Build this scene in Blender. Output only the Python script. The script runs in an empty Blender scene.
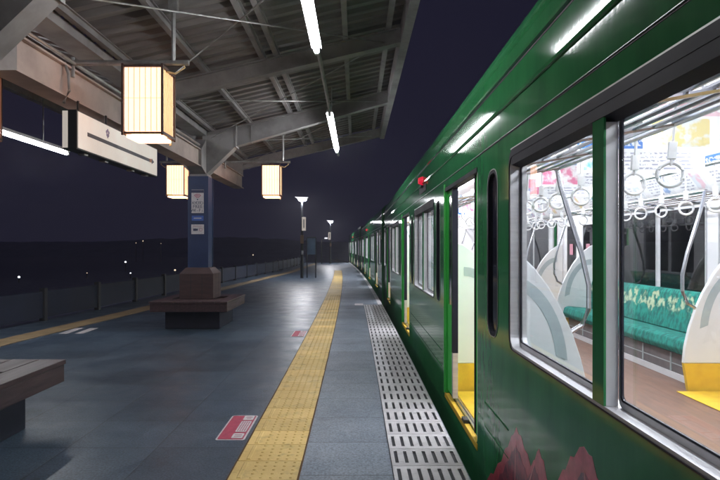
import bpy, bmesh, math, random
from mathutils import Vector, Matrix
random.seed(7)
S = bpy.context.scene
COL = S.collection
R = math.radians
PI = math.pi

# ------------------------------------------------------------------ camera
# x = right, y = along the platform, z = up; the platform top is z = 0
cam_d = bpy.data.cameras.new('camera')
cam = bpy.data.objects.new('camera', cam_d)
COL.objects.link(cam)
cam.location = (0, 0, 1.35)
cam.rotation_euler = (R(90), 0, 0)
cam_d.sensor_width = 36.0
cam_d.lens = 582.0 / 720.0 * 36.0
cam_d.shift_x = 4.0 / 720.0
cam_d.shift_y = 7.0 / 720.0
cam_d.clip_start = 0.05
cam_d.clip_end = 5000
S.camera = cam

# ------------------------------------------------------------------ night sky
W = bpy.data.worlds.new('World')
S.world = W
W.use_nodes = True
nt = W.node_tree
nt.nodes.clear()
sky = nt.nodes.new('ShaderNodeTexSky')
sky.sky_type = 'NISHITA'
sky.sun_disc = False
sky.sun_elevation = R(-4)
sky.sun_rotation = R(200)
b1 = nt.nodes.new('ShaderNodeBackground'); b1.inputs['Strength'].default_value = 0.004
b2 = nt.nodes.new('ShaderNodeBackground')
b2.inputs['Color'].default_value = (0.0102, 0.0095, 0.0225, 1)      # glow of the town on the night sky
b2.inputs['Strength'].default_value = 1.0
ad = nt.nodes.new('ShaderNodeAddShader')
wo = nt.nodes.new('ShaderNodeOutputWorld')
nt.links.new(sky.outputs[0], b1.inputs['Color'])
nt.links.new(b1.outputs[0], ad.inputs[0]); nt.links.new(b2.outputs[0], ad.inputs[1])
nt.links.new(ad.outputs[0], wo.inputs['Surface'])

S.view_settings.view_transform = 'Standard'
S.view_settings.look = 'None'
S.view_settings.exposure = 0.0
S.view_settings.gamma = 1.0
S.view_settings.use_curve_mapping = False
S.render.engine = 'CYCLES'
S.cycles.max_bounces = 8
S.cycles.transparent_max_bounces = 24
S.cycles.sample_clamp_indirect = 6.0
S.cycles.caustics_reflective = False
S.cycles.caustics_refractive = False
S.cycles.use_denoising = True

TUBE = 66.0          # canopy fluorescent tubes
CAR_LIGHT = 46.0     # ceiling strips in the train
POST_LIGHT = 720.0    # lamp posts
PAPER = 2.4         # glow of the lantern paper
LANTERN = 55.0       # bulb tube inside each lantern pan

# ------------------------------------------------------------------ materials
MATS = {}
def mat(name, c1, c2=None, rough=0.6, r2=None, metal=0.0, scale=6.0, bump=0.0, bscale=None, detail=6.0,
        coat=0.0, stretch=None, emit=None, estr=0.0, spec=0.5, lo=0.35, hi=0.65, crough=0.08):
    if name in MATS: return MATS[name]
    m = bpy.data.materials.new(name); m.use_nodes = True
    t = m.node_tree; n = t.nodes; L = t.links
    p = n['Principled BSDF']
    p.inputs['Metallic'].default_value = metal
    p.inputs['Specular IOR Level'].default_value = spec
    p.inputs['Coat Weight'].default_value = coat
    p.inputs['Coat Roughness'].default_value = crough
    tc = n.new('ShaderNodeTexCoord'); mp = n.new('ShaderNodeMapping')
    L.new(tc.outputs['Object'], mp.inputs[0])
    if stretch: mp.inputs['Scale'].default_value = stretch
    no = n.new('ShaderNodeTexNoise'); no.inputs['Scale'].default_value = scale; no.inputs['Detail'].default_value = detail
    no.inputs['Roughness'].default_value = 0.62
    L.new(mp.outputs[0], no.inputs['Vector'])
    rp = n.new('ShaderNodeMapRange'); rp.inputs[1].default_value = lo; rp.inputs[2].default_value = hi
    L.new(no.outputs[0], rp.inputs[0])
    mx = n.new('ShaderNodeMix'); mx.data_type = 'RGBA'
    if c2 is None: c2 = tuple(v * 0.82 for v in c1)
    mx.inputs[6].default_value = (*c1, 1); mx.inputs[7].default_value = (*c2, 1)
    L.new(rp.outputs[0], mx.inputs[0]); L.new(mx.outputs[2], p.inputs['Base Color'])
    rr = n.new('ShaderNodeMapRange'); rr.inputs[1].default_value = 0.3; rr.inputs[2].default_value = 0.7
    rr.inputs[3].default_value = rough; rr.inputs[4].default_value = rough + 0.12 if r2 is None else r2
    n2 = n.new('ShaderNodeTexNoise'); n2.inputs['Scale'].default_value = scale * 0.45; n2.inputs['Detail'].default_value = 5
    L.new(mp.outputs[0], n2.inputs['Vector']); L.new(n2.outputs[0], rr.inputs[0]); L.new(rr.outputs[0], p.inputs['Roughness'])
    if bump:
        n3 = n.new('ShaderNodeTexNoise'); n3.inputs['Scale'].default_value = bscale or scale * 8; n3.inputs['Detail'].default_value = 4
        L.new(mp.outputs[0], n3.inputs['Vector'])
        b = n.new('ShaderNodeBump'); b.inputs['Strength'].default_value = bump; b.inputs['Distance'].default_value = 0.01
        L.new(n3.outputs[0], b.inputs['Height']); L.new(b.outputs[0], p.inputs['Normal'])
        if coat: L.new(b.outputs[0], p.inputs['Coat Normal'])
    if emit:
        p.inputs['Emission Color'].default_value = (*emit, 1); p.inputs['Emission Strength'].default_value = estr
    MATS[name] = m
    return m

def emis(name, c, s):
    if name in MATS: return MATS[name]
    m = bpy.data.materials.new(name); m.use_nodes = True
    p = m.node_tree.nodes['Principled BSDF']
    p.inputs['Base Color'].default_value = (0.7, 0.7, 0.7, 1)
    p.inputs['Emission Color'].default_value = (*c, 1); p.inputs['Emission Strength'].default_value = s
    MATS[name] = m
    return m

def glass_mat(name, tint, refl=1.0):
    m = bpy.data.materials.new(name); m.use_nodes = True
    t = m.node_tree; n = t.nodes; L = t.links; n.clear()
    o = n.new('ShaderNodeOutputMaterial'); tr = n.new('ShaderNodeBsdfTransparent'); gl = n.new('ShaderNodeBsdfGlossy')
    tr.inputs[0].default_value = (*tint, 1); gl.inputs['Roughness'].default_value = 0.02
    fr = n.new('ShaderNodeFresnel'); ge = n.new('ShaderNodeNewGeometry'); io = n.new('ShaderNodeMapRange')
    io.inputs[3].default_value = 1.45; io.inputs[4].default_value = 1 / 1.45     # same reflectance on both faces of the pane
    L.new(ge.outputs['Backfacing'], io.inputs[0]); L.new(io.outputs[0], fr.inputs[0])
    mu = n.new('ShaderNodeMath'); mu.operation = 'MULTIPLY'; mu.inputs[1].default_value = refl
    mx = n.new('ShaderNodeMixShader')
    L.new(fr.outputs[0], mu.inputs[0]); L.new(mu.outputs[0], mx.inputs[0]); L.new(tr.outputs[0], mx.inputs[1]); L.new(gl.outputs[0], mx.inputs[2])
    L.new(mx.outputs[0], o.inputs[0]); MATS[name] = m
    return m

M_glass = glass_mat('window glass', (0.93, 0.95, 0.96))
M_dglass = glass_mat('dark tinted glass', (0.10, 0.11, 0.17), 1.0)

# platform paving: slabs with joints, worn patches that differ in gloss
def paving(name, c1, c2, bw, bh, rough, r2, mortar=0.006, grain=0.5, off=(0, 0), speck=0.35, joint=0.45):
    m = bpy.data.materials.new(name); m.use_nodes = True
    t = m.node_tree; n = t.nodes; L = t.links; p = n['Principled BSDF']
    tc = n.new('ShaderNodeTexCoord'); mp = n.new('ShaderNodeMapping'); L.new(tc.outputs['Object'], mp.inputs[0])
    mp.inputs['Location'].default_value = (off[0], off[1], 0)
    br = n.new('ShaderNodeTexBrick'); br.offset = 0.0; br.inputs['Scale'].default_value = 1.0
    br.inputs['Brick Width'].default_value = bw; br.inputs['Row Height'].default_value = bh
    br.inputs['Mortar Size'].default_value = mortar; br.inputs['Mortar Smooth'].default_value = 0.3; br.inputs['Bias'].default_value = 0
    br.inputs['Color1'].default_value = (0.80, 0.80, 0.80, 1); br.inputs['Color2'].default_value = (1.15, 1.15, 1.15, 1)
    br.inputs['Mortar'].default_value = (joint, joint, joint, 1)
    L.new(mp.outputs[0], br.inputs['Vector'])
    big = n.new('ShaderNodeTexNoise'); big.inputs['Scale'].default_value = 0.9; big.inputs['Detail'].default_value = 8; big.inputs['Roughness'].default_value = 0.65
    L.new(tc.outputs['Object'], big.inputs['Vector'])
    fine = n.new('ShaderNodeTexNoise'); fine.inputs['Scale'].default_value = 75; fine.inputs['Detail'].default_value = 5
    L.new(tc.outputs['Object'], fine.inputs['Vector'])
    mr = n.new('ShaderNodeMapRange'); mr.inputs[1].default_value = 0.32; mr.inputs[2].default_value = 0.68; L.new(big.outputs[0], mr.inputs[0])
    mx = n.new('ShaderNodeMix'); mx.data_type = 'RGBA'; mx.inputs[6].default_value = (*c1, 1); mx.inputs[7].default_value = (*c2, 1)
    L.new(mr.outputs[0], mx.inputs[0])
    mu = n.new('ShaderNodeMix'); mu.data_type = 'RGBA'; mu.blend_type = 'MULTIPLY'; mu.inputs[0].default_value = 1
    L.new(mx.outputs[2], mu.inputs[6]); L.new(br.outputs[0], mu.inputs[7])
    fr = n.new('ShaderNodeMapRange'); fr.inputs[1].default_value = 0.3; fr.inputs[2].default_value = 0.7
    fr.inputs[3].default_value = 1 - speck; fr.inputs[4].default_value = 1 + speck; L.new(fine.outputs[0], fr.inputs[0])
    m2 = n.new('ShaderNodeMix'); m2.data_type = 'RGBA'; m2.blend_type = 'MULTIPLY'; m2.inputs[0].default_value = 1
    L.new(mu.outputs[2], m2.inputs[6]); L.new(fr.outputs[0], m2.inputs[7]); 
    vo = n.new('ShaderNodeTexVoronoi'); vo.inputs['Scale'].default_value = 2.3; L.new(tc.outputs['Object'], vo.inputs['Vector'])
    vr = n.new('ShaderNodeMapRange'); vr.inputs[1].default_value = 0.045; vr.inputs[2].default_value = 0.065; vr.inputs[3].default_value = 0.62; vr.inputs[4].default_value = 1.0
    L.new(vo.outputs['Distance'], vr.inputs[0])
    st = n.new('ShaderNodeTexNoise'); st.inputs['Scale'].default_value = 1.7; st.inputs['Detail'].default_value = 9; st.inputs['Roughness'].default_value = 0.72
    L.new(mp.outputs[0], st.inputs['Vector'])
    sr = n.new('ShaderNodeMapRange'); sr.inputs[1].default_value = 0.56; sr.inputs[2].default_value = 0.72; sr.inputs[3].default_value = 1.0; sr.inputs[4].default_value = 0.6; L.new(st.outputs[0], sr.inputs[0])
    sm = n.new('ShaderNodeMath'); sm.operation = 'MULTIPLY'; L.new(vr.outputs[0], sm.inputs[0]); L.new(sr.outputs[0], sm.inputs[1])
    m3 = n.new('ShaderNodeMix'); m3.data_type = 'RGBA'; m3.blend_type = 'MULTIPLY'; m3.inputs[0].default_value = 1
    L.new(m2.outputs[2], m3.inputs[6]); L.new(sm.outputs[0], m3.inputs[7]); L.new(m3.outputs[2], p.inputs['Base Color'])

    med = n.new('ShaderNodeTexNoise'); med.inputs['Scale'].default_value = 2.6; med.inputs['Detail'].default_value = 7; med.inputs['Roughness'].default_value = 0.7
    L.new(tc.outputs['Object'], med.inputs['Vector'])
    rr = n.new('ShaderNodeMapRange'); rr.inputs[1].default_value = 0.3; rr.inputs[2].default_value = 0.7
    rr.inputs[3].default_value = rough; rr.inputs[4].default_value = r2; L.new(med.outputs[0], rr.inputs[0]); L.new(rr.outputs[0], p.inputs['Roughness'])
    ma = n.new('ShaderNodeMath'); ma.operation = 'MULTIPLY_ADD'; ma.inputs[1].default_value = 0.35
    L.new(fine.outputs[0], ma.inputs[0]); L.new(br.outputs['Fac'], ma.inputs[2])
    b = n.new('ShaderNodeBump'); b.inputs['Strength'].default_value = grain; b.inputs['Distance'].default_value = 0.004; b.invert = True
    L.new(ma.outputs[0], b.inputs['Height']); L.new(b.outputs[0], p.inputs['Normal'])
    MATS[name] = m
    return m

M_pave = paving('platform paving', (0.036, 0.057, 0.088), (0.072, 0.102, 0.140), 0.6, 0.6, 0.29, 0.52, 0.006, 0.6, (0.14, 0.29), 0.55, joint=0.55)
M_slab = paving('edge slabs', (0.115, 0.142, 0.185), (0.185, 0.215, 0.265), 0.8, 0.58, 0.42, 0.6, 0.006, 0.5, (0.38, 0.05), 0.45)
M_conc = mat('concrete', (0.22, 0.22, 0.22), (0.14, 0.14, 0.15), 0.85, scale=3, bump=0.3, bscale=40)
M_dark = mat('ballast ground', (0.22, 0.235, 0.33), (0.16, 0.17, 0.25), 0.95, scale=3, bump=0.6, bscale=30)
M_rail = mat('rail steel', (0.20, 0.18, 0.17), (0.10, 0.07, 0.05), 0.4, metal=0.9, scale=8)
M_yel = mat('yellow tactile tile', (0.78, 0.56, 0.21), (0.64, 0.43, 0.14), 0.5, scale=2.2, bump=0.2, bscale=90, detail=9)
def per_tile(m, pitch, lo, hi):
    t = m.node_tree; n = t.nodes; L = t.links; p = n['Principled BSDF']; old = p.inputs['Base Color'].links[0].from_socket
    tc = n.new('ShaderNodeTexCoord'); sp = n.new('ShaderNodeSeparateXYZ'); L.new(tc.outputs['Object'], sp.inputs[0])
    a = n.new('ShaderNodeMath'); a.operation = 'MULTIPLY_ADD'; a.inputs[1].default_value = 1 / pitch[0]; a.inputs[2].default_value = pitch[1]; L.new(sp.outputs[1], a.inputs[0])
    f = n.new('ShaderNodeMath'); f.operation = 'FLOOR'; L.new(a.outputs[0], f.inputs[0])
    w = n.new('ShaderNodeTexWhiteNoise'); w.noise_dimensions = '1D'; L.new(f.outputs[0], w.inputs['W'])
    r = n.new('ShaderNodeMapRange'); r.inputs[3].default_value = lo; r.inputs[4].default_value = hi; L.new(w.outputs['Value'], r.inputs[0])
    # scuffs and ingrained dirt
    no = n.new('ShaderNodeTexNoise'); no.inputs['Scale'].default_value = 7; no.inputs['Detail'].default_value = 10; no.inputs['Roughness'].default_value = 0.75; L.new(tc.outputs['Object'], no.inputs['Vector'])
    d = n.new('ShaderNodeMapRange'); d.inputs[1].default_value = 0.52; d.inputs[2].default_value = 0.70; d.inputs[3].default_value = 1.0; d.inputs[4].default_value = 0.62; L.new(no.outputs[0], d.inputs[0])
    k = n.new('ShaderNodeMath'); k.operation = 'MULTIPLY'; L.new(r.outputs[0], k.inputs[0]); L.new(d.outputs[0], k.inputs[1])
    mx = n.new('ShaderNodeMix'); mx.data_type = 'RGBA'; mx.blend_type = 'MULTIPLY'; mx.inputs[0].default_value = 1
    L.new(old, mx.inputs[6]); L.new(k.outputs[0], mx.inputs[7]); L.new(mx.outputs[2], p.inputs['Base Color'])
per_tile(M_yel, (0.3, 8.95 / 0.3), 0.80, 1.08)
M_grime = mat('joint grime', (0.10, 0.05, 0.015), None, 0.9)
M_white = mat('white resin tile', (0.66, 0.64, 0.67), (0.50, 0.48, 0.51), 0.5, scale=4, bump=0.1, detail=9)
per_tile(M_white, (0.3, 1.85 / 0.3), 0.86, 1.04)
M_slot = mat('dark slot', (0.015, 0.016, 0.022), None, 0.7)
M_steel = mat('canopy paint', (0.30, 0.285, 0.29), (0.16, 0.145, 0.15), 0.5, scale=2.4, bump=0.08, bscale=25, detail=9, lo=0.42, hi=0.72)
M_spine = mat('lantern-lit spine', (0.46, 0.37, 0.34), (0.27, 0.21, 0.19), 0.5, scale=2.2, bump=0.08, bscale=25, detail=9, lo=0.42, hi=0.75)  # warm lantern light on the girder is put into its colour
M_sheet = mat('roof sheet', (0.24, 0.22, 0.22), (0.13, 0.115, 0.115), 0.5, scale=2, stretch=(0.3, 3, 1), bump=0.06, bscale=14, detail=8)
M_galv = mat('galvanised pipe', (0.45, 0.45, 0.46), (0.30, 0.29, 0.28), 0.35, metal=0.7, scale=9)
M_blue = mat('blue column paint', (0.020, 0.040, 0.115), (0.015, 0.029, 0.085), 0.42, scale=3, bump=0.06, bscale=18)
M_fence = mat('blue fence panel', (0.012, 0.020, 0.050), (0.009, 0.015, 0.036), 0.6, scale=2)
M_post = mat('dark post paint', (0.022, 0.024, 0.03), None, 0.5)
M_brown = mat('brown cladding', (0.075, 0.040, 0.040), (0.045, 0.024, 0.027), 0.5, scale=3, stretch=(1, 1, 7), bump=0.25, bscale=12)
M_bench = mat('bench wood', (0.080, 0.046, 0.050), (0.045, 0.026, 0.030), 0.36, 0.5, scale=3, stretch=(9, 1, 9), bump=0.25, bscale=9)
M_plinth = mat('plinth paint', (0.022, 0.026, 0.048), (0.016, 0.018, 0.034), 0.6, scale=4)
M_lwood = mat('dark lantern wood', (0.085, 0.046, 0.040), None, 0.5, scale=10)
M_slat = mat('pale slat wood', (0.55, 0.40, 0.22), (0.45, 0.31, 0.16), 0.6, scale=10)
M_paper = mat('lantern paper', (0.75, 0.62, 0.40), (0.70, 0.56, 0.34), 0.7, scale=14, emit=(1.0, 0.52, 0.33), estr=PAPER)
M_rib = mat('lantern paper rib', (0.66, 0.50, 0.30), None, 0.7, scale=14, emit=(1.0, 0.66, 0.42), estr=0.62)
M_paper2 = mat('dimmed lantern paper', (0.70, 0.52, 0.28), (0.62, 0.44, 0.22), 0.7, scale=14, emit=(1.0, 0.60, 0.25), estr=PAPER * 0.26)  # same paper; its dimmer look from the side is put into the colour
M_bulb = emis('lantern pan glow', (1.0, 0.55, 0.32), LANTERN * 0.08)
M_tube = emis('fluorescent tube', (0.96, 0.98, 1.0), TUBE)
M_lamp = emis('lamp head glow', (0.95, 0.95, 1.0), POST_LIGHT)
M_wpaint = mat('white fitting', (0.72, 0.72, 0.74), None, 0.4)
M_sign = mat('backlit sign panel', (0.68, 0.62, 0.57), (0.58, 0.53, 0.48), 0.35, scale=3, emit=(1.0, 0.90, 0.80), estr=0.36)
M_bar = mat('grey sign bar', (0.13, 0.12, 0.15), None, 0.5)
M_emb = mat('lilac emblem', (0.42, 0.33, 0.55), None, 0.5)
M_ora = mat('orange mark', (0.6, 0.18, 0.06), None, 0.5)
M_red = mat('floor sticker red', (0.46, 0.055, 0.105), (0.34, 0.04, 0.085), 0.5, scale=30, detail=9)
M_stk = mat('sticker white', (0.68, 0.64, 0.66), (0.52, 0.49, 0.52), 0.5, scale=24, detail=9)
M_ink = mat('sticker ink', (0.045, 0.05, 0.11), None, 0.5)
M_pink = mat('sticker pink', (0.50, 0.20, 0.27), None, 0.5)
M_lblue = mat('plaque blue', (0.05, 0.12, 0.42), None, 0.4)
M_board = mat('notice board face', (0.09, 0.14, 0.21), (0.06, 0.10, 0.16), 0.3, scale=5)
# train
M_green = mat('green train paint', (0.036, 0.225, 0.078), (0.026, 0.165, 0.060), 0.38, 0.48, scale=3.0, coat=0.7, bump=0.018, bscale=30, detail=6, crough=0.07, spec=0.0, stretch=(1, 1.4, 0.5))
M_lgreen = mat('bright green door edge', (0.045, 0.48, 0.075), (0.038, 0.42, 0.065), 0.5, scale=4, spec=0.25)
M_roof = mat('train roof', (0.05, 0.055, 0.06), None, 0.6)
M_under = mat('underframe', (0.015, 0.016, 0.018), None, 0.8)
M_alu = mat('brushed aluminium', (0.62, 0.61, 0.63), (0.52, 0.51, 0.54), 0.30, 0.42, metal=0.35, scale=5, stretch=(1, 0.4, 9))
M_sash = mat('sash silver', (0.66, 0.65, 0.68), (0.56, 0.55, 0.58), 0.35, metal=0.15, scale=6)
M_rub = mat('black rubber', (0.010, 0.011, 0.022), None, 0.55, spec=0.2)
M_silv = mat('silver line', (0.55, 0.60, 0.58), None, 0.3, metal=0.6)
M_yl = mat('yellow vinyl', (0.75, 0.48, 0.03), (0.62, 0.38, 0.03), 0.45, scale=8)
M_in = mat('interior white', (0.78, 0.76, 0.79), (0.72, 0.70, 0.74), 0.35, scale=3)
M_fin = mat('partition white', (0.80, 0.80, 0.82), (0.74, 0.74, 0.77), 0.25, scale=3, coat=0.3)
M_fing = mat('partition grey', (0.42, 0.48, 0.50), None, 0.3)
M_floor = mat('carriage floor', (0.205, 0.108, 0.072), (0.13, 0.070, 0.050), 0.4, scale=5, stretch=(6, 0.8, 1), detail=9)
M_heat = mat('seat base', (0.16, 0.13, 0.13), (0.10, 0.085, 0.09), 0.5, scale=8)
M_strap = mat('strap white', (0.90, 0.89, 0.91), None, 0.35)
M_chrome = mat('stainless rail', (0.55, 0.56, 0.60), None, 0.18, metal=0.95)
M_carlight = emis('carriage tube', (0.93, 0.96, 1.0), CAR_LIGHT)
M_redlamp = emis('red side lamp', (0.80, 0.012, 0.05), 0.75)
M_redlamp.node_tree.nodes['Principled BSDF'].inputs['Base Color'].default_value = (0.3, 0.01, 0.02, 1)
M_star = emis('far lamp glow', (0.85, 0.9, 1.0), 2.5)
M_warmstar = emis('far warm lamp glow', (1.0, 0.8, 0.55), 1.3)

def seat_material():
    m = mat('seat moquette', (0.010, 0.225, 0.175), (0.004, 0.095, 0.080), 0.9, scale=11, stretch=(1, 2.2, 1), bump=0.3, bscale=70, lo=0.42, hi=0.58)
    t = m.node_tree; n = t.nodes; L = t.links; p = n['Principled BSDF']
    tc = n.new('ShaderNodeTexCoord'); sp = n.new('ShaderNodeSeparateXYZ'); L.new(tc.outputs['Object'], sp.inputs[0])
    no = n.new('ShaderNodeTexNoise'); no.inputs['Scale'].default_value = 5; no.inputs['Detail'].default_value = 5; L.new(tc.outputs['Object'], no.inputs['Vector'])
    ma = n.new('ShaderNodeMath'); ma.operation = 'MULTIPLY_ADD'; ma.inputs[1].default_value = 0.34; L.new(no.outputs[0], ma.inputs[0]); L.new(sp.outputs[2], ma.inputs[2])
    cr = n.new('ShaderNodeValToRGB')
    e = cr.color_ramp.elements; e[0].position = 0.82; e[0].color = (0, 0, 0, 1); e[1].position = 0.85; e[1].color = (1, 1, 1, 1)
    k = e.new(0.955); k.color = (1, 1, 1, 1); k = e.new(0.985); k.color = (0, 0, 0, 1)
    L.new(ma.outputs[0], cr.inputs[0])
    n5 = n.new('ShaderNodeTexNoise'); n5.inputs['Scale'].default_value = 13; n5.inputs['Detail'].default_value = 3; L.new(tc.outputs['Object'], n5.inputs['Vector'])
    r5 = n.new('ShaderNodeMapRange'); r5.inputs[1].default_value = 0.46; r5.inputs[2].default_value = 0.58; r5.inputs[4].default_value = 0.85; L.new(n5.outputs[0], r5.inputs[0])
    m5 = n.new('ShaderNodeMath'); m5.operation = 'MULTIPLY'; L.new(cr.outputs[0], m5.inputs[0]); L.new(r5.outputs[0], m5.inputs[1])
    old = p.inputs['Base Color'].links[0].from_socket
    mx = n.new('ShaderNodeMix'); mx.data_type = 'RGBA'; mx.inputs[7].default_value = (0.50, 0.55, 0.36, 1)
    L.new(m5.outputs[0], mx.inputs[0]); L.new(old, mx.inputs[6]); L.new(mx.outputs[2], p.inputs['Base Color'])
    return m
M_seat = seat_material()

def poster_material(name, axis, pal, head, block):
    """printed advert: pale sheet with a coloured heading, a picture field and rows of small print"""
    m = bpy.data.materials.new(name); m.use_nodes = True
    t = m.node_tree; n = t.nodes; L = t.links; p = n['Principled BSDF']; p.inputs['Roughness'].default_value = 0.4
    def math_(op, a, b=None, c=None):
        k = n.new('ShaderNodeMath'); k.operation = op
        for i, v in enumerate((a, b, c)):
            if v is None: continue
            if isinstance(v, (int, float)): k.inputs[i].default_value = v
            else: L.new(v, k.inputs[i])
        return k.outputs[0]
    def blend(f, a, b):
        k = n.new('ShaderNodeMix'); k.data_type = 'RGBA'; L.new(f, k.inputs[0])
        for i, v in ((6, a), (7, b)):
            if isinstance(v, tuple): k.inputs[i].default_value = (*v, 1)
            else: L.new(v, k.inputs[i])
        return k.outputs[2]
    tc = n.new('ShaderNodeTexCoord'); sp = n.new('ShaderNodeSeparateXYZ'); L.new(tc.outputs['Generated'], sp.inputs[0])
    u, v = sp.outputs[axis], sp.outputs[2]
    oi = n.new('ShaderNodeObjectInfo')
    def pick(off):
        cr = n.new('ShaderNodeValToRGB'); cr.color_ramp.interpolation = 'CONSTANT'; e = cr.color_ramp.elements
        e[0].position = 0; e[0].color = (*pal[0], 1); e[1].position = 1 / len(pal); e[1].color = (*pal[1], 1)
        for i, c in enumerate(pal[2:]):
            k = e.new((i + 2) / len(pal)); k.color = (*c, 1)
        L.new(math_('FRACT', math_('MULTIPLY_ADD', oi.outputs['Random'], 7.0, off)), cr.inputs[0]); return cr.outputs[0]
    nz = n.new('ShaderNodeTexNoise'); nz.inputs['Scale'].default_value = 38; nz.inputs['Detail'].default_value = 2; L.new(tc.outputs['Object'], nz.inputs['Vector'])
    n2 = n.new('ShaderNodeTexNoise'); n2.inputs['Scale'].default_value = 12; n2.inputs['Detail'].default_value = 6; L.new(tc.outputs['Object'], n2.inputs['Vector'])
    rows = math_('GREATER_THAN', math_('SINE', math_('MULTIPLY', v, 62.0)), 0.15)
    rows = math_('MULTIPLY', rows, math_('GREATER_THAN', nz.outputs[0], 0.47))
    rows = math_('MULTIPLY', rows, math_('MULTIPLY', math_('GREATER_THAN', u, block + 0.06), math_('LESS_THAN', u, 0.93)))
    rows = math_('MULTIPLY', rows, math_('MULTIPLY', math_('LESS_THAN', v, head - 0.08), math_('GREATER_THAN', v, 0.10)))
    hd = math_('GREATER_THAN', v, head)
    bl = math_('MULTIPLY', math_('MULTIPLY', math_('LESS_THAN', u, block), math_('GREATER_THAN', u, 0.05)), math_('MULTIPLY', math_('LESS_THAN', v, head - 0.05), math_('GREATER_THAN', v, 0.08)))
    ttl = math_('MULTIPLY', math_('MULTIPLY', math_('GREATER_THAN', v, head + 0.07), math_('LESS_THAN', v, 0.93)), math_('MULTIPLY', math_('GREATER_THAN', nz.outputs[0], 0.5), math_('MULTIPLY', math_('GREATER_THAN', u, 0.1), math_('LESS_THAN', u, 0.8))))
    base = blend(rows, (0.74, 0.74, 0.76), (0.30, 0.30, 0.38))
    pic = n.new('ShaderNodeMapRange'); pic.inputs[1].default_value = 0.44; pic.inputs[2].default_value = 0.56; L.new(n2.outputs[0], pic.inputs[0])
    picture = blend(pic.outputs[0], pick(0.3), pick(0.62))
    c = blend(bl, base, picture)
    c = blend(hd, c, blend(ttl, pick(0.0), (0.76, 0.76, 0.76)))
    L.new(c, p.inputs['Base Color']); MATS[name] = m
    return m
PW = (0.75, 0.74, 0.76)
PALB = [(0.03, 0.16, 0.52), (0.04, 0.24, 0.58), PW, (0.02, 0.12, 0.45), (0.12, 0.40, 0.50), PW, (0.55, 0.48, 0.14)]
PALP = [PW, (0.58, 0.62, 0.68), (0.60, 0.16, 0.28), PW, (0.60, 0.50, 0.22), (0.22, 0.32, 0.52), PW, (0.66, 0.44, 0.50)]
POST = [poster_material('blue wall advert', 1, PALB, 0.70, 0.45), poster_material('pale wall advert', 1, PALP, 0.76, 0.36),
        poster_material('pale hanging advert', 0, PALP, 0.72, 0.40), poster_material('blue hanging advert', 0, PALB, 0.66, 0.30)]

# ------------------------------------------------------------------ helpers
def tag(o, label=None, cat=None, group=None, kind=None):
    if label: o['label'] = label
    if cat: o['category'] = cat
    if group: o['group'] = group
    if kind: o['kind'] = kind
    return o

def empty(name, loc, label=None, cat=None, group=None, rz=0.0):
    o = bpy.data.objects.new(name, None); o.empty_display_size = 0.1
    COL.objects.link(o); o.location = loc; o.rotation_euler = (0, 0, rz)
    return tag(o, label, cat, group)

class MB:
    def __init__(s): s.v = []; s.f = []
    def add(s, vs, fs):
        k = len(s.v); s.v += [tuple(v) for v in vs]; s.f += [tuple(i + k for i in f) for f in fs]; return s
    def box(s, x0, x1, y0, y1, z0, z1):
        return s.add([(x0,y0,z0),(x1,y0,z0),(x1,y1,z0),(x0,y1,z0),(x0,y0,z1),(x1,y0,z1),(x1,y1,z1),(x0,y1,z1)],
                     [(0,3,2,1),(4,5,6,7),(0,1,5,4),(1,2,6,5),(2,3,7,6),(3,0,4,7)])
    def quad(s, a, b, c, d): return s.add([a, b, c, d], [(0, 1, 2, 3)])
    def prism(s, poly, axis, a, b):
        # poly: 2-D points in the two remaining axes (in xyz order); extruded along axis from a to b
        def P(u, v, w): return {'x': (w, u, v), 'y': (u, w, v), 'z': (u, v, w)}[axis]
        n = len(poly)
        vs = [P(u, v, a) for u, v in poly] + [P(u, v, b) for u, v in poly]
        fs = [tuple(range(n)), tuple(range(2 * n - 1, n - 1, -1))] + [(i, i + n, (i + 1) % n + n, (i + 1) % n) for i in range(n)]
        return s.add(vs, fs)
    def tube(s, pts, r, n=8, closed=False):
        pts = [Vector(p) for p in pts]; rings = []
        for i, p in enumerate(pts):
            if closed: d = pts[(i + 1) % len(pts)] - pts[i - 1]
            else: d = pts[min(i + 1, len(pts) - 1)] - pts[max(i - 1, 0)]
            d.normalize()
            up = Vector((0, 0, 1)) if abs(d.z) < 0.9 else Vector((0, 1, 0))
            a = d.cross(up).normalized(); b = d.cross(a).normalized()
            rr = r[i] if isinstance(r, (list, tuple)) else r
            rings.append([p + (a * math.cos(2 * PI * k / n) + b * math.sin(2 * PI * k / n)) * rr for k in range(n)])
        vs = [v for q in rings for v in q]; fs = []
        m = len(rings)
        for i in range(m if closed else m - 1):
            j = (i + 1) % m
            for k in range(n): fs.append((i * n + k, i * n + (k + 1) % n, j * n + (k + 1) % n, j * n + k))
        if not closed: fs += [tuple(range(n - 1, -1, -1)), tuple(range((m - 1) * n, m * n))]
        return s.add(vs, fs)
    def build(s, name, m, parent=None, bevel=0.0, smooth=False):
        me = bpy.data.meshes.new(name); me.from_pydata(s.v, [], s.f)
        bm = bmesh.new(); bm.from_mesh(me); bmesh.ops.recalc_face_normals(bm, faces=bm.faces[:]); bm.to_mesh(me); bm.free()
        me.materials.append(m)
        if smooth:
            for p in me.polygons: p.use_smooth = True
            try: me.set_sharp_from_angle(angle=R(35))
            except Exception: pass
        o = bpy.data.objects.new(name, me); COL.objects.link(o)
        if parent: o.parent = parent
        if bevel:
            bv = o.modifiers.new('bevel', 'BEVEL'); bv.width = bevel; bv.segments = 2; bv.limit_method = 'ANGLE'
        return o

def copy_tree(o, parent=None):
    c = o.copy(); COL.objects.link(c)
    if parent: c.parent = parent
    for ch in [k for k in bpy.data.objects if k.parent == o]: copy_tree(ch, c)
    return c

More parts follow.
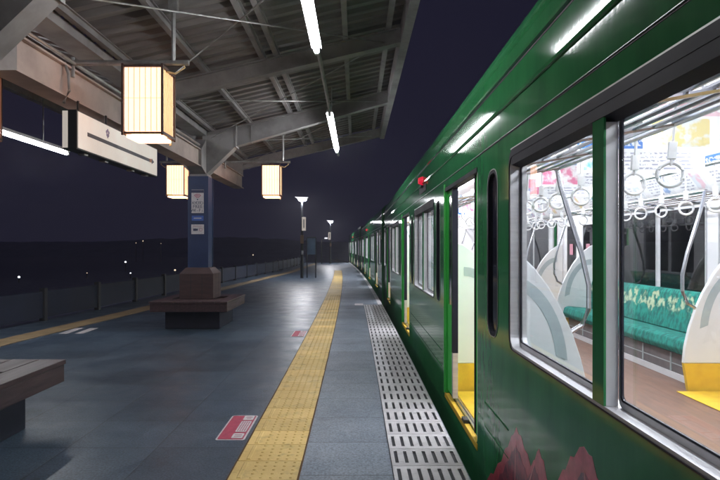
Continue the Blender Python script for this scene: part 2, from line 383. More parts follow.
def rrect(u0, u1, v0, v1, r, n=6):
    r = min(r, (u1 - u0) / 2 - 1e-4, (v1 - v0) / 2 - 1e-4); out = []
    for cu, cv, a0 in ((u1 - r, v1 - r, 0), (u0 + r, v1 - r, 90), (u0 + r, v0 + r, 180), (u1 - r, v0 + r, 270)):
        for k in range(n + 1):
            a = R(a0 + 90 * k / n); out.append((cu + r * math.cos(a), cv + r * math.sin(a)))
    return out

def plate(outer, holes, x0, x1, extra=None):
    """A plate in the y-z plane between x0 and x1, outline outer, cut by holes -> MB"""
    cu = bpy.data.curves.new('tmp', 'CURVE'); cu.dimensions = '2D'; cu.fill_mode = 'BOTH'; cu.extrude = abs(x1 - x0) / 2
    for poly in [outer] + list(holes):
        sp = cu.splines.new('POLY'); sp.points.add(len(poly) - 1)
        for i, (u, v) in enumerate(poly): sp.points[i].co = (u, v, 0, 1)
        sp.use_cyclic_u = True
    o = bpy.data.objects.new('tmp', cu); COL.objects.link(o)
    dg = bpy.context.evaluated_depsgraph_get()
    me = bpy.data.meshes.new_from_object(o.evaluated_get(dg))
    mb = MB(); xm = (x0 + x1) / 2
    mb.add([(xm + v.co.z, v.co.x, v.co.y) for v in me.vertices], [tuple(p.vertices) for p in me.polygons])
    bpy.data.objects.remove(o); bpy.data.curves.remove(cu); bpy.data.meshes.remove(me)
    return mb

def text_mb(s, size, thick=0.002):
    cu = bpy.data.curves.new('tmp', 'FONT'); cu.body = s; cu.size = size; cu.extrude = thick / 2; cu.align_x = 'CENTER'; cu.resolution_u = 3
    o = bpy.data.objects.new('tmp', cu); COL.objects.link(o)
    dg = bpy.context.evaluated_depsgraph_get(); me = bpy.data.meshes.new_from_object(o.evaluated_get(dg))
    vs = [v.co.copy() for v in me.vertices]; fs = [tuple(p.vertices) for p in me.polygons]
    bpy.data.objects.remove(o); bpy.data.curves.remove(cu); bpy.data.meshes.remove(me)
    return vs, fs

# the line bends gently to the left beyond the canopy
def bend(y): return -0.00058 * (y - 4.5) ** 2 if y > 4.5 else 0.0
LP = [(-12, -5.35), (8.2, -5.0), (12.5, -4.62), (19.6, -4.25), (31.4, -3.5), (49, -3.3), (70, -4.3)]
def left_edge(y):
    for (a, xa), (b, xb) in zip(LP, LP[1:]):
        if a <= y <= b: return xa + (xb - xa) * (y - a) / (b - a)
    return LP[-1][1] if y > 0 else LP[0][1]
YEND = 50.0
EDGE = 0.665         # platform edge beside the train

def ribbon(name, fx0, fx1, y0, y1, z, m, step=1.0, thick=None, parent=None):
    mb = MB(); n = max(1, int((y1 - y0) / step)); ys = [y0 + (y1 - y0) * i / n for i in range(n + 1)]
    vs = []
    for y in ys: vs += [(fx0(y), y, z), (fx1(y), y, z)]
    fs = [(2 * i, 2 * i + 1, 2 * i + 3, 2 * i + 2) for i in range(n)]
    if thick:
        k = len(vs); vs += [(x, y, z - thick) for x, y, _ in vs]
        for i in range(n):
            fs += [(2*i, 2*i+2, k+2*i+2, k+2*i), (2*i+1, k+2*i+1, k+2*i+3, 2*i+3), (k+2*i, k+2*i+2, k+2*i+3, k+2*i+1)]
        fs += [(0, k, k + 1, 1), (2 * n, 2 * n + 1, k + 2 * n + 1, k + 2 * n)]
    mb.add(vs, fs)
    return mb.build(name, m, parent)

# ------------------------------------------------------------------ setting
g = MB().add([(-2500, -2500, -1.12), (2500, -2500, -1.12), (2500, 2500, -1.12), (-2500, 2500, -1.12)], [(0, 1, 2, 3)]).build('ground', M_dark)
tag(g, kind='structure')
pl = ribbon('platform', lambda y: left_edge(y) - 1.05, lambda y: EDGE + bend(y), -9, YEND, 0.0, M_pave, 1.0, 1.118)
tag(pl, kind='structure')
# paler slabs between the yellow strip and the train
YL, YR = -0.740, -0.342
es = ribbon('edge_paving', lambda y: YR + 0.004 + bend(y), lambda y: EDGE + bend(y), -9, YEND, 0.004, M_slab, 0.9); tag(es, kind='structure')
for side, x in (('near', 1.55), ('near', 2.62), ('far', -7.2), ('far', -8.27)):
    r = ribbon('rail', lambda y: x + bend(y), lambda y: x + 0.07 + bend(y), -12, 110, -0.86, M_rail, 2.0, 0.15); tag(r, kind='structure')

# yellow tactile strip: 0.3 x 0.4 m tiles, each with raised dots and one raised line on the inner side
def tactile(name, xf, y0, y1, dots_to, m=None):
    mb = MB(); dots = MB(); n = int((y1 - y0) / 0.3)
    for i in range(n):
        a = y0 + 0.3 * i; b = a + 0.294; j = random.uniform(-0.002, 0.002)
        xa, xb = xf(a) + j, xf(b) + j
        mb.add([(xa, a, 0.001), (xa + 0.398, a, 0.001), (xb + 0.398, b, 0.001), (xb, b, 0.001),
                (xa, a, 0.009), (xa + 0.398, a, 0.009), (xb + 0.398, b, 0.009), (xb, b, 0.009)],
               [(4, 5, 6, 7), (0, 1, 5, 4), (1, 2, 6, 5), (2, 3, 7, 6), (3, 0, 4, 7)])
        if a < dots_to:
            for u in range(5):
                for w in range(5):
                    cx = xa + 0.13 + 0.058 * u; cy = a + 0.03 + 0.06 * w; ring = []
                    k = 8
                    ring = [(cx + 0.0115 * math.cos(2*PI*q/k), cy + 0.0115 * math.sin(2*PI*q/k), 0.009) for q in range(k)] + \
                           [(cx + 0.006 * math.cos(2*PI*q/k), cy + 0.006 * math.sin(2*PI*q/k), 0.014) for q in range(k)]
                    mb.add(ring, [(q, (q+1) % k, k + (q+1) % k, k + q) for q in range(k)] + [tuple(range(k, 2 * k))])
            mb.add([(xa + 0.045, a + 0.02, 0.009), (xa + 0.075, a + 0.02, 0.009), (xa + 0.075, b - 0.02, 0.009), (xa + 0.045, b - 0.02, 0.009),
                    (xa + 0.051, a + 0.024, 0.014), (xa + 0.069, a + 0.024, 0.014), (xa + 0.069, b - 0.024, 0.014), (xa + 0.051, b - 0.024, 0.014)],
                   [(4, 5, 6, 7), (0, 1, 5, 4), (1, 2, 6, 5), (2, 3, 7, 6), (3, 0, 4, 7)])
    o = mb.build(name, m or M_yel); tag(o, kind='structure')
    return o
tactile('yellow_tactile_strip', lambda y: YL + bend(y), -8.95, 33.5, 16)
tactile('yellow_tactile_strip', lambda y: left_edge(y) - 0.2, -8.95, 48, -99, mat('shaded yellow tile', (0.34, 0.245, 0.13), (0.22, 0.155, 0.085), 0.7, scale=3, detail=9))  # shade over the left strip is put into its darker yellow
gr = ribbon('tactile_joint_bed', lambda y: YL - 0.012 + bend(y), lambda y: YR + 0.012 + bend(y), -8.95, 33.5, 0.006, M_grime, 0.9); tag(gr, kind='structure')

# white slotted tiles along the platform edge, 0.3 m pitch, seven slots each
GX0, GW = 0.222, 0.432
gb = ribbon('edge_tile_bed', lambda y: GX0 - 0.004 + bend(y), lambda y: GX0 + GW + 0.004 + bend(y), -2.0, 13.45, 0.007, M_slot, 0.9); tag(gb, kind='structure')
mb = MB(); k = 0; a = -1.85
while a < 13.3:
    b = a + 0.296; x0 = GX0 + bend(a)
    xs = [0.0]; 
    for q in range(7):
        c = GW * (q + 0.55) / 7.1; xs += [c - 0.011, c + 0.011]
    xs.append(GW)
    ys = [a, a + 0.047, b - 0.045, b]
    for i in range(len(xs) - 1):
        for j in range(3):
            if j == 1 and i % 2 == 1: continue
            mb.box(x0 + xs[i], x0 + xs[i + 1], ys[j], ys[j + 1], 0.008, 0.016)
    a += 0.3
gt = mb.build('white_edge_tiles', M_white); tag(gt, kind='structure')
wl = ribbon('platform_edge_line', lambda y: EDGE - 0.10 + bend(y), lambda y: EDGE - 0.004 + bend(y), 13.6, YEND, 0.008, M_white, 0.9); tag(wl, kind='structure')

def ridge(dist, x0, x1, h0, h1, seed, n=260):
    rnd = random.Random(seed); mb = MB(); top = []; ph = [rnd.uniform(0, 6.3) for _ in range(6)]
    for i in range(n + 1):
        u = i / n; h = 0.42 + 0.30 * math.sin(9 * u + ph[0]) + 0.20 * math.sin(23 * u + ph[1]) + 0.10 * math.sin(61 * u + ph[2]) + 0.07 * rnd.uniform(-1, 1)
        top.append((x0 + (x1 - x0) * u, h0 + (h1 - h0) * max(0, h)))
    vs = []
    for x, h in top: vs += [(x, dist, -1.2), (x, dist + 25, h * 0.75 - 0.3), (x, dist + 60, h), (x, dist + 150, -1.2)]
    fs = [(4*i+j, 4*i+4+j, 4*i+5+j, 4*i+1+j) for i in range(n) for j in range(3)]
    o = mb.add(vs, fs).build('hills', M_hill); tag(o, kind='structure')
M_hill = mat('wooded hillside', (0.20, 0.215, 0.32), (0.15, 0.165, 0.25), 0.95, scale=0.3)
ridge(135, -420, 330, 1.5, 7, 3)

# ------------------------------------------------------------------ floor stickers
def red_sticker(y0, x0, label, w=0.205, l=0.59):
    t = empty('floor_sticker', (x0, y0, 0), label, 'floor sticker', 'red warning stickers beside the yellow strip')
    plate_mb = MB().prism(rrect(0, w, 0, l, 0.02), 'z', 0.001, 0.003); plate_mb.build('border', M_stk, t)
    MB().prism(rrect(0.012, w - 0.012, 0.014, l - 0.014, 0.014), 'z', 0.002, 0.005).build('red_field', M_red, t)
    MB().prism(rrect(0.105, w - 0.022, 0.17, 0.43, 0.012), 'z', 0.004, 0.007).build('text_panel', M_stk, t)
    MB().prism(rrect(0.105, w - 0.022, 0.03, 0.135, 0.012), 'z', 0.004, 0.007).build('symbol_panel', M_stk, t)
    MB().prism(rrect(0.105, w - 0.022, 0.46, 0.57, 0.012), 'z', 0.004, 0.007).build('symbol_panel', M_stk, t)
    for r_ in range(4):
        mbl = MB(); x = 0.116 + r_ * 0.0165; y = 0.19
        while y < 0.40:
            d = random.uniform(0.012, 0.034); mbl.box(x, x + 0.008, y, min(y + d, 0.415), 0.006, 0.0085); y += d + 0.010
        mbl.build('lettering', M_pink, t)
    for xa, xb, ya, yb in ((0.12, 0.17, 0.06, 0.068), (0.12, 0.17, 0.095, 0.103), (0.13, 0.165, 0.495, 0.503), (0.12, 0.17, 0.53, 0.537)):
        MB().box(xa, xb, ya, yb, 0.006, 0.0085).build('symbol', M_pink, t)
    return t
red_sticker(4.06, -0.985, 'red floor sticker with white panels lying closest to the camera, beside the yellow strip')
red_sticker(8.75, -0.985, 'smaller looking red floor sticker farther along the yellow strip, past the pillar bench')
t = empty('floor_sticker', (-4.62, 9.05, 0), 'pair of white stripes stuck on the floor beside the dim left yellow strip', 'floor marking')
for q in (0, 0.24):
    MB().prism([(q, 0.0), (q + 0.13, 0.0), (q + 0.10, 0.62), (q - 0.03, 0.62)], 'z', 0.001, 0.004).build('stripe', M_stk, t)
t = empty('floor_sticker', (-0.03, 13.4, 0), 'small plain white square sticker on the slabs where the slotted tiles end', 'floor marking')
MB().prism(rrect(0, 0.2, 0, 0.42, 0.03), 'z', 0.0045, 0.008).build('plate', M_stk, t)

# ------------------------------------------------------------------ canopy
SX = -2.70           # spine of the canopy
CAN0, CAN1 = -3.5, 13.4
XR_, XL_ = 0.60, -4.98
Z0 = 1.35
def rb(x): return Z0 + 2.386 + 0.235 * (x if x > SX else 2 * SX - x)     # underside of the rafters (a shallow V about the spine)
can = empty('platform_canopy', (SX, 5, 0), 'pale steel platform canopy with V shaped corrugated roof and sloping rafters', 'canopy')
def CB(mb, name, m, **k):
    mb.v = [(x - SX, y - 5, z) for x, y, z in mb.v]
    return mb.build(name, m, can, **k)
# spine girder (I section, boxed) and the valley gutter
mb = MB(); zb, zt = Z0 + 1.345, Z0 + 1.64
mb.box(SX - 0.075, SX + 0.075, CAN0, CAN1, zb + 0.018, zt - 0.018); mb.box(SX - 0.115, SX + 0.115, CAN0, CAN1, zb, zb + 0.018); mb.box(SX - 0.115, SX + 0.115, CAN0, CAN1, zt - 0.018, zt)
CB(mb, 'spine_beam', M_spine)
mb = MB(); mb.box(SX - 0.13, SX + 0.13, CAN0, CAN1, rb(SX) + 0.16, rb(SX) + 0.25); CB(mb, 'valley_gutter', M_steel)
RAFT = [(-2.1, 1), (1.05, 0), (4.0, 1), (7.2, 0), (10.12, 1), (13.25, 0)]
for y, heavy in RAFT:
    mb = MB()
    for sgn, xe in ((1, XR_ - 0.03), (-1, XL_ + 0.03)):
        x0 = SX + sgn * 0.12
        d0, d1 = (0.36, 0.19) if heavy else (0.19, 0.18)
        def prof(xa, da, xb, db, y0, y1):
            mb.prism([(xa, rb(xa) + 0.19 - da), (xb, rb(xb) + 0.19 - db), (xb, rb(xb) + 0.19), (xa, rb(xa) + 0.19)], 'y', y0, y1)
        prof(x0, d0, xe, d1, y - 0.035, y + 0.035)
        for dz in (0,):                                    # lower and upper flanges
            mb.prism([(x0, rb(x0) + 0.19 - d0 - 0.016), (xe, rb(xe) + 0.19 - d1 - 0.016), (xe, rb(xe) + 0.19 - d1), (x0, rb(x0) + 0.19 - d0)], 'y', y - 0.075, y + 0.075)
            mb.prism([(x0, rb(x0) + 0.17), (xe, rb(xe) + 0.17), (xe, rb(xe) + 0.186), (x0, rb(x0) + 0.186)], 'y', y - 0.075, y + 0.075)
    if heavy:                                              # boxed haunch round the pillar head
        for sgn in (1, -1):
            xa, xb = SX + sgn * 0.06, SX + sgn * 0.62
            mb.prism([(SX + sgn * 0.12, Z0 + 1.25), (xb, rb(xb) - 0.17), (xb, rb(xb) + 0.188), (xa, rb(xa) + 0.19), (xa, Z0 + 1.25)], 'y', y - 0.11, y + 0.11)
            mb.prism([(xb, rb(xb) - 0.18), (xb + 0.02 * sgn, rb(xb) - 0.18), (xb + 0.02 * sgn, rb(xb) + 0.2), (xb, rb(xb) + 0.2)], 'y', y - 0.125, y + 0.125)
            mb.prism([(xb + 0.26 * sgn, rb(xb) - 0.09), (xb + 0.275 * sgn, rb(xb) - 0.09), (xb + 0.275 * sgn, rb(xb) + 0.2), (xb + 0.26 * sgn, rb(xb) + 0.2)], 'y', y - 0.06, y + 0.06)
        for sy in (1, -1):                                 # haunch on the spine girder
            mb.prism([(y + sy * 0.11, Z0 + 1.25), (y + sy * 0.42, zb + 0.0), (y + sy * 0.42, zt + 0.002), (y + sy * 0.11, rb(SX) + 0.1)], 'x', SX - 0.125, SX + 0.125)
        mb.box(SX - 0.15, SX + 0.15, y - 0.15, y + 0.15, Z0 + 1.215, Z0 + 1.25)
    else:
        mb.box(SX - 0.119, SX + 0.119, y - 0.06, y + 0.06, zt, rb(SX) + 0.15)
    CB(mb, 'rafter', M_steel)
PURL = [0.40, -0.13, -0.98, -1.15, -1.86, -2.50, -2.90, -3.54, -4.25, -4.42]
for x in PURL:
    mb = MB(); z = rb(x) + 0.19
    mb.box(x - 0.006, x + 0.006, CAN0, CAN1, z, z + 0.085); mb.box(x - 0.03, x + 0.03, CAN0, CAN1, z + 0.001, z + 0.009); mb.box(x - 0.03, x + 0.03, CAN0, CAN1, z + 0.076, z + 0.085)
    CB(mb, 'purlin', M_steel)
# eaves beams
for x in (XR_, XL_):
    mb = MB(); z = rb(x)
    mb.box(x - 0.05, x + 0.05, CAN0, CAN1 + 0.05, z - 0.03, z + 0.24); CB(mb, 'eaves_beam', M_steel)
# folded-plate roof sheets, folds run down the slope
for xa, xb in ((SX + 0.05, XR_ + 0.07), (XL_ - 0.07, SX - 0.05)):
    mb = MB(); vs = []; y = CAN0; P = 0.22; cols = []
    while y < CAN1 + 0.1:
        cols += [(y, 0.0), (y + 0.085, 0.0), (y + 0.115, 0.055), (y + 0.19, 0.055)]; y += P
    for (yy, dz) in cols:
        for x in (xa, xb): vs.append((x, yy, rb(x) + 0.28 + dz))
    fs = [(2*i, 2*i+1, 2*i+3, 2*i+2) for i in range(len(cols) - 1)]
    mb.add(vs, fs); o = CB(mb, 'roof_sheet', M_sheet)
    so = o.modifiers.new('thick', 'SOLIDIFY'); so.thickness = 0.004; so.offset = 1
# crossed tie rods between the rafters and conduits
def rbz(x): return rb(x) - 0.005
for ya, yb in ((1.05, 4.0), (4.0, 7.2), (7.2, 10.12), (10.12, 13.25)):
    for (x0, x1) in ((SX + 0.15, 0.35), (0.35, SX + 0.15)):
        d = 0.03 if x0 > x1 else 0.0
        mb = MB().tube([(x0, ya + 0.05, rbz(x0) + 0.05 + d), (x1, yb - 0.05, rbz(x1) + 0.05 + d)], 0.008, 6)
        CB(mb, 'tie_rod', M_galv, smooth=True)
mb = MB().tube([(-0.38, CAN0, 3.33), (-0.38, 12.6, 3.33)], 0.022, 8); CB(mb, 'conduit', M_steel, smooth=True)
mb = MB().tube([(SX + 0.14, CAN0, zt + 0.03), (SX + 0.14, 9.5, zt + 0.03)], 0.018, 8); CB(mb, 'conduit', M_galv, smooth=True)
mb = MB().tube([(SX + 0.09, 5.2, 3.02), (SX + 0.13, 5.2, 2.9), (SX + 0.14, 5.2, 2.75), (SX + 0.13, 5.12, 2.62)], 0.014, 8); CB(mb, 'cable', M_galv, smooth=True)

# ------------------------------------------------------------------ fluorescent tubes
def tube_light(x, y0, y1, z, label, drop=None):
    t = empty('tube_light', (x, (y0 + y1) / 2, z), label, 'tube light', 'fluorescent tubes under the canopy')
    h = (y1 - y0) / 2
    MB().prism([(-0.05, 0.036), (-0.03, 0.050), (0.03, 0.050), (0.05, 0.036), (0.04, 0.085), (-0.04, 0.085)], 'y', -h, h).build('batten', M_wpaint, t, bevel=0.004)
    mb = MB(); mb.tube([(0, -h + 0.03, 0.015), (0, h - 0.03, 0.015)], 0.028, 12); mb.build('tube', M_tube, t, smooth=True)
    for s in (-1, 1): MB().box(-0.02, 0.02, s * h - 0.028, s * h + 0.028, -0.012, 0.046).build('lamp_holder', M_wpaint, t)
    top = drop if drop else None
    for s in (-0.55, 0.55):
        zt_ = (rb(x) - z + 0.19) if not drop else drop
        MB().tube([(0, s * h, 0.07), (0, s * h, zt_)], 0.01, 6).build('hanger', M_galv, t)
    return t
tube_light(-0.38, 2.75, 5.65, 3.235, 'larger white tube on the train side of the canopy, cut by the top edge')
tube_light(-0.38, 8.35, 11.55, 3.235, 'farther white tube ending near the last rafter of the canopy')
tube_light(-4.74, 6.3, 9.55, 2.87, 'white tube low under the far left eaves, left of the hanging sign', 0.82)

# ------------------------------------------------------------------ lanterns
def lantern(x, y, label):
    t = empty('hanging_lantern', (x, y, 2.35), label, 'lantern', 'square paper lanterns hung from the canopy spine')
    w, h = 0.175, 0.61
    sg = 1 if x > SX else -1
    # paper shades: four panes, the spine-facing one kept bright to warm the beam
    mb = MB()
    e = w - 0.012
    mb.box(-e, e, -e, -e + 0.004, 0.03, h - 0.02); o = mb.build('paper_shade', M_paper, t)
    MB().box(-e, e, e - 0.004, e, 0.03, h - 0.02).build('paper_shade', M_paper, t)
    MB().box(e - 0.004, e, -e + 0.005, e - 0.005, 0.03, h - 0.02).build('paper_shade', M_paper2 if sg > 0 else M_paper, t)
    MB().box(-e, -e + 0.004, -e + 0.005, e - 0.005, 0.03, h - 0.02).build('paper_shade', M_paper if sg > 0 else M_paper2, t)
    # frame posts, rails
    mb = MB()
    for sx in (-1, 1):
        for sy in (-1, 1):
            mb.box(sx * w - 0.009, sx * w + 0.009, sy * w - 0.009, sy * w + 0.009, -0.01, h + 0.01)
    for z in (0.0, h - 0.02):
        mb.box(-w + 0.013, w - 0.013, -w - 0.008, -w + 0.008, z, z + 0.018); mb.box(-w + 0.013, w - 0.013, w - 0.010, w + 0.010, z, z + 0.024)
        mb.box(-w - 0.010, -w + 0.010, -w + 0.013, w - 0.013, z, z + 0.024); mb.box(w - 0.010, w + 0.010, -w + 0.013, w - 0.013, z, z + 0.024)
    mb.box(-w + 0.02, w - 0.02, -w + 0.02, w - 0.02, h - 0.012, h + 0.004)
    mb.build('frame', M_lwood, t)
    mb = MB()
    for q in range(1, 7):
        u = -w + 2 * w * q / 7
        mb.box(u - 0.0032, u + 0.0032, -e - 0.008, -e - 0.001, 0.024, h - 0.02); mb.box(u - 0.0032, u + 0.0032, e + 0.001, e + 0.008, 0.024, h - 0.02)
        mb.box(e + 0.001, e + 0.008, u - 0.0032, u + 0.0032, 0.024, h - 0.02); mb.box(-e - 0.008, -e - 0.001, u - 0.0032, u + 0.0032, 0.024, h - 0.02)
    mb.box(-w, w, -e - 0.005, -e - 0.0015, h * 0.52, h * 0.52 + 0.004); mb.box(e + 0.0015, e + 0.005, -w, w, h * 0.52, h * 0.52 + 0.004)
    mb.build('slats', M_rib, t)
    MB().prism([(-w * 0.86, -w * 0.86), (w * 0.86, -w * 0.86), (w * 0.86, w * 0.86), (-w * 0.86, w * 0.86)], 'z', -0.028, -0.002).build('bottom_pan', M_bulb, t)
    MB().tube([(w - 0.03, w - 0.02, -0.05), (w - 0.03, w - 0.02, -0.02)], [0.014, 0.008], 8).build('knob', M_slat, t)
    # neck, pipe arm from the spine, hanger rod to the purlin
    za = 0.68
    mb = MB().tube([(0, 0, h), (0, 0, za - 0.03)], 0.014, 8); mb.box(-0.04, 0.04, -0.03, 0.03, za - 0.045, za - 0.02); mb.build('neck', M_lwood, t)
    a0 = (SX - x) + sg * 0.116
    mb = MB().tube([(a0, 0, za), (sg * 0.36, 0, za)], 0.025, 10); mb.tube([(a0 - sg * 0.0, 0, za - 0.13), (a0, 0, za + 0.05)], 0.02, 8)
    mb.build('pipe_arm', M_galv, t, smooth=True)
    xr = x + sg * 0.22
    mb = MB().tube([(sg * 0.22, 0, za), (sg * 0.22, 0, rb(xr) + 0.2 - 2.35)], 0.02, 8); mb.box(sg * 0.22 - 0.04, sg * 0.22 + 0.04, -0.03, 0.03, rb(xr) + 0.15 - 2.35, rb(xr) + 0.28 - 2.35)
    mb.build('hanger_rod', M_galv, t)
    mb = MB().tube([(sg * 0.30, 0, za + 0.005), (sg * 0.33, -0.02, za - 0.05), (sg * 0.25, -0.04, za - 0.11), (sg * 0.10, -0.03, za - 0.075)], 0.009, 6); mb.build('cable', M_slat, t, smooth=True)
    return t
lantern(-1.885, 5.31, 'nearest cream paper lantern with dark frame, hanging in front of the white sign')
lantern(-1.66, 11.5, 'paper lantern hanging right of the pillar near the canopy end')
lantern(-3.52, 11.5, 'paper lantern half hidden behind the blue pillar')
lantern(-3.52, 5.31, 'paper lantern on the left of the spine, outside the picture')

# ------------------------------------------------------------------ station sign
t = empty('hanging_sign', (-2.565, 6.27, 2.23), 'white backlit station sign with grey arrow bar, hung below the canopy spine', 'sign')
hl = 1.05
MB().box(-0.068, 0.060, -hl, hl, 0.0, 0.355).build('casing', M_post, t, bevel=0.004)
MB().box(0.0605, 0.068, -hl + 0.015, hl - 0.015, 0.014, 0.341).build('front_panel', M_sign, t)
MB().box(-0.076, -0.0685, -hl + 0.015, hl - 0.015, 0.014, 0.341).build('rear_panel', M_sign, t)
MB().box(-0.066, -0.02, -hl - 0.006, -hl - 0.0005, 0.012, 0.343).build('end_panel', M_sign, t)
mb = MB().prism([(-0.86, 0.150), (0.84, 0.150), (0.84, 0.135), (0.92, 0.168), (0.84, 0.200), (0.84, 0.186), (-0.86, 0.186)], 'x', 0.0685, 0.0715); mb.build('arrow_bar', M_bar, t)
MB().box(0.072, 0.074, 0.76, 0.83, 0.148, 0.188).build('orange_mark', M_ora, t)
mb = MB()
for q in range(5):
    a = R(90 + 72 * q); cx, cz = -0.42 + 0.026 * math.cos(a), 0.265 + 0.026 * math.sin(a)
    mb.prism([(cx + 0.016 * math.cos(R(30 * j)), cz + 0.016 * math.sin(R(30 * j))) for j in range(12)], 'x', 0.0685, 0.0705 + 0.0002 * q)
mb.box(0.0685, 0.0705, -0.43, -0.41, 0.215, 0.25); mb.build('emblem', M_emb, t)
for q in (-0.9, -0.3, 0.3, 0.9): MB().tube([(0, q, 0.354), (0, q, zb - 2.23 + 0.002)], 0.012, 6).build('hanger', M_post, t)
for q in (-0.8, -0.35, 0.35, 0.8): MB().box(-0.03, 0.03, q - 0.04, q + 0.04, -0.02, -0.001).build('bracket', M_galv, t)

# ------------------------------------------------------------------ pillars and their benches
def pillar(y, label, px=SX):
    t = empty('canopy_pillar', (px, y, 0), label, 'pillar', 'blue pillars under the canopy')
    mb = MB(); w = 0.175
    mb.box(-w, w, -w, -w + 0.02, 0.0, 2.563); mb.box(-w, w, w - 0.02, w, 0.0, 2.563)
    mb.box(-w + 0.012, w - 0.012, -w + 0.02, w - 0.02, 0.0, 2.563); mb.build('shaft', M_blue, t, bevel=0.004)
    mb = MB(); a, b, c = 0.285, 0.285, 0.20
    zs = 0.90
    mb.add([(-a, -a, 0.47), (a, -a, 0.47), (a, a, 0.47), (-a, a, 0.47), (-a, -a, zs), (a, -a, zs), (a, a, zs), (-a, a, zs), (-c, -c, 1.0), (c, -c, 1.0), (c, c, 1.0), (-c, c, 1.0)],
           [(0, 3, 2, 1), (0, 1, 5, 4), (1, 2, 6, 5), (2, 3, 7, 6), (3, 0, 4, 7), (4, 5, 9, 8), (5, 6, 10, 9), (6, 7, 11, 10), (7, 4, 8, 11), (8, 9, 10, 11)])
    mb.build('cladding', M_brown, t, bevel=0.006)
    mb = MB()
    for q in (-0.095, 0.095):
        mb.box(q - 0.004, q + 0.004, -a - 0.002, -a + 0.01, 0.475, zs - 0.01); mb.box(a - 0.01, a + 0.002, q - 0.004, q + 0.004, 0.475, zs - 0.01)
    mb.build('cladding_joint', M_post, t)
    return t
def pillar_bench(y, label, px=SX):
    t = empty('pillar_bench', (px, y, 0), label, 'bench', 'square benches round the pillars')
    hx, hy = 0.635, 0.76
    mb = MB(); n = 6                                    # planked top round the pillar
    inn = 0.30
    for i in range(n):
        x0 = -hx + 2 * hx * i / n; x1 = x0 + 2 * hx / n - 0.006
        if x1 < -inn or x0 > inn: mb.box(x0, x1, -hy, hy, 0.435, 0.47)
        else: mb.box(x0, x1, -hy, -inn, 0.435, 0.47); mb.box(x0, x1, inn, hy, 0.435, 0.47)
    mb.build('seat', M_bench, t, bevel=0.004)
    MB().box(-hx + 0.012, hx - 0.012, -hy + 0.012, hy - 0.012, 0.30, 0.434).build('apron', M_bench, t, bevel=0.008)
    MB().box(-0.45, 0.45, -0.52, 0.52, 0.0, 0.30).build('plinth', M_plinth, t, bevel=0.01)
    return t
pillar(10.12, 'blue steel pillar with brown clad foot and white stickers, standing in the bench')
pillar(3.80, 'blue steel pillar of the near bench, mostly outside the left edge', -2.86)
pillar_bench(10.12, 'dark wooden square bench round the foot of the blue pillar')
pillar_bench(3.80, 'dark wooden bench cut by the left edge of the picture, close to the camera', -2.90)

# stickers on the far pillar's front flange (faces the camera)
def yz_text(parent, s, size, x, z, y, m, name='lettering'):
    w = size * 0.66 if len(s) < 5 else size * 0.60
    for i, ch in enumerate(s):
        vs, fs = text_mb(ch, size * 1.15); mb = MB(); mb.add([(x + (i - (len(s) - 1) / 2) * w + v.x, y - v.z, z + v.y) for v in vs], fs); mb.build(name, m, parent)
t = empty('wifi_sticker', (SX - 0.005, 10.12 - 0.176, 1.93), 'tall white wireless internet sticker on the blue pillar, upper of two', 'sticker')
MB().box(-0.105, 0.105, -0.006, 0, 0, 0.40).build('sheet', M_stk, t)
MB().box(-0.105, 0.105, -0.008, -0.0065, 0.345, 0.395).build('header_band', M_ink, t)
mb = MB()
for r_ in (0.028, 0.052, 0.076):
    for q in range(8):
        a0, a1 = R(45 + 90 * q / 8), R(45 + 90 * (q + 1) / 8)
        mb.prism([(r_ * math.cos(a0), 0.235 + r_ * math.sin(a0)), (r_ * math.cos(a1), 0.235 + r_ * math.sin(a1)), ((r_ + 0.016) * math.cos(a1), 0.235 + (r_ + 0.016) * math.sin(a1)), ((r_ + 0.016) * math.cos(a0), 0.235 + (r_ + 0.016) * math.sin(a0))], 'y', -0.0085, -0.0065)
mb.build('wave_symbol', M_pink, t)
MB().prism([(0.012 * math.cos(R(30 * j)), 0.232 + 0.012 * math.sin(R(30 * j))) for j in range(12)], 'y', -0.0085, -0.0065).build('dot', M_ink, t)
yz_text(t, 'KYOTO', 0.060, 0, 0.150, -0.0075, M_ink); yz_text(t, 'FREE', 0.066, 0, 0.085, -0.0075, M_ink); yz_text(t, 'Wi-Fi', 0.066, 0, 0.022, -0.0075, M_ink)
t = empty('blue_plaque', (SX - 0.005, 10.12 - 0.176, 1.80), 'small bright blue plaque on the pillar between the two white stickers', 'plaque')
MB().box(-0.10, 0.10, -0.005, 0, 0, 0.085).build('sheet', M_lblue, t)
MB().box(-0.065, 0.065, -0.007, -0.0055, 0.035, 0.05).build('line', M_stk, t)
t = empty('camera_sticker', (SX - 0.005, 10.12 - 0.176, 1.57), 'short white sticker with dark camera symbol, lowest on the blue pillar', 'sticker')
MB().box(-0.108, 0.108, -0.006, 0, 0, 0.165).build('sheet', M_stk, t)
mb = MB().box(-0.075, -0.015, -0.008, -0.0065, 0.055, 0.095); mb.prism([(-0.015, 0.065), (0.005, 0.052), (0.005, 0.098), (-0.015, 0.085)], 'y', -0.008, -0.0065); mb.build('camera_symbol', M_ink, t)
mb = MB().tube([(0.055 + 0.026 * math.cos(R(30 * j)), -0.008, 0.075 + 0.026 * math.sin(R(30 * j))) for j in range(12)], 0.004, 5, True); mb.box(-0.08, 0.08, -0.008, -0.0065, 0.13, 0.136); mb.build('ring_symbol', M_pink, t)

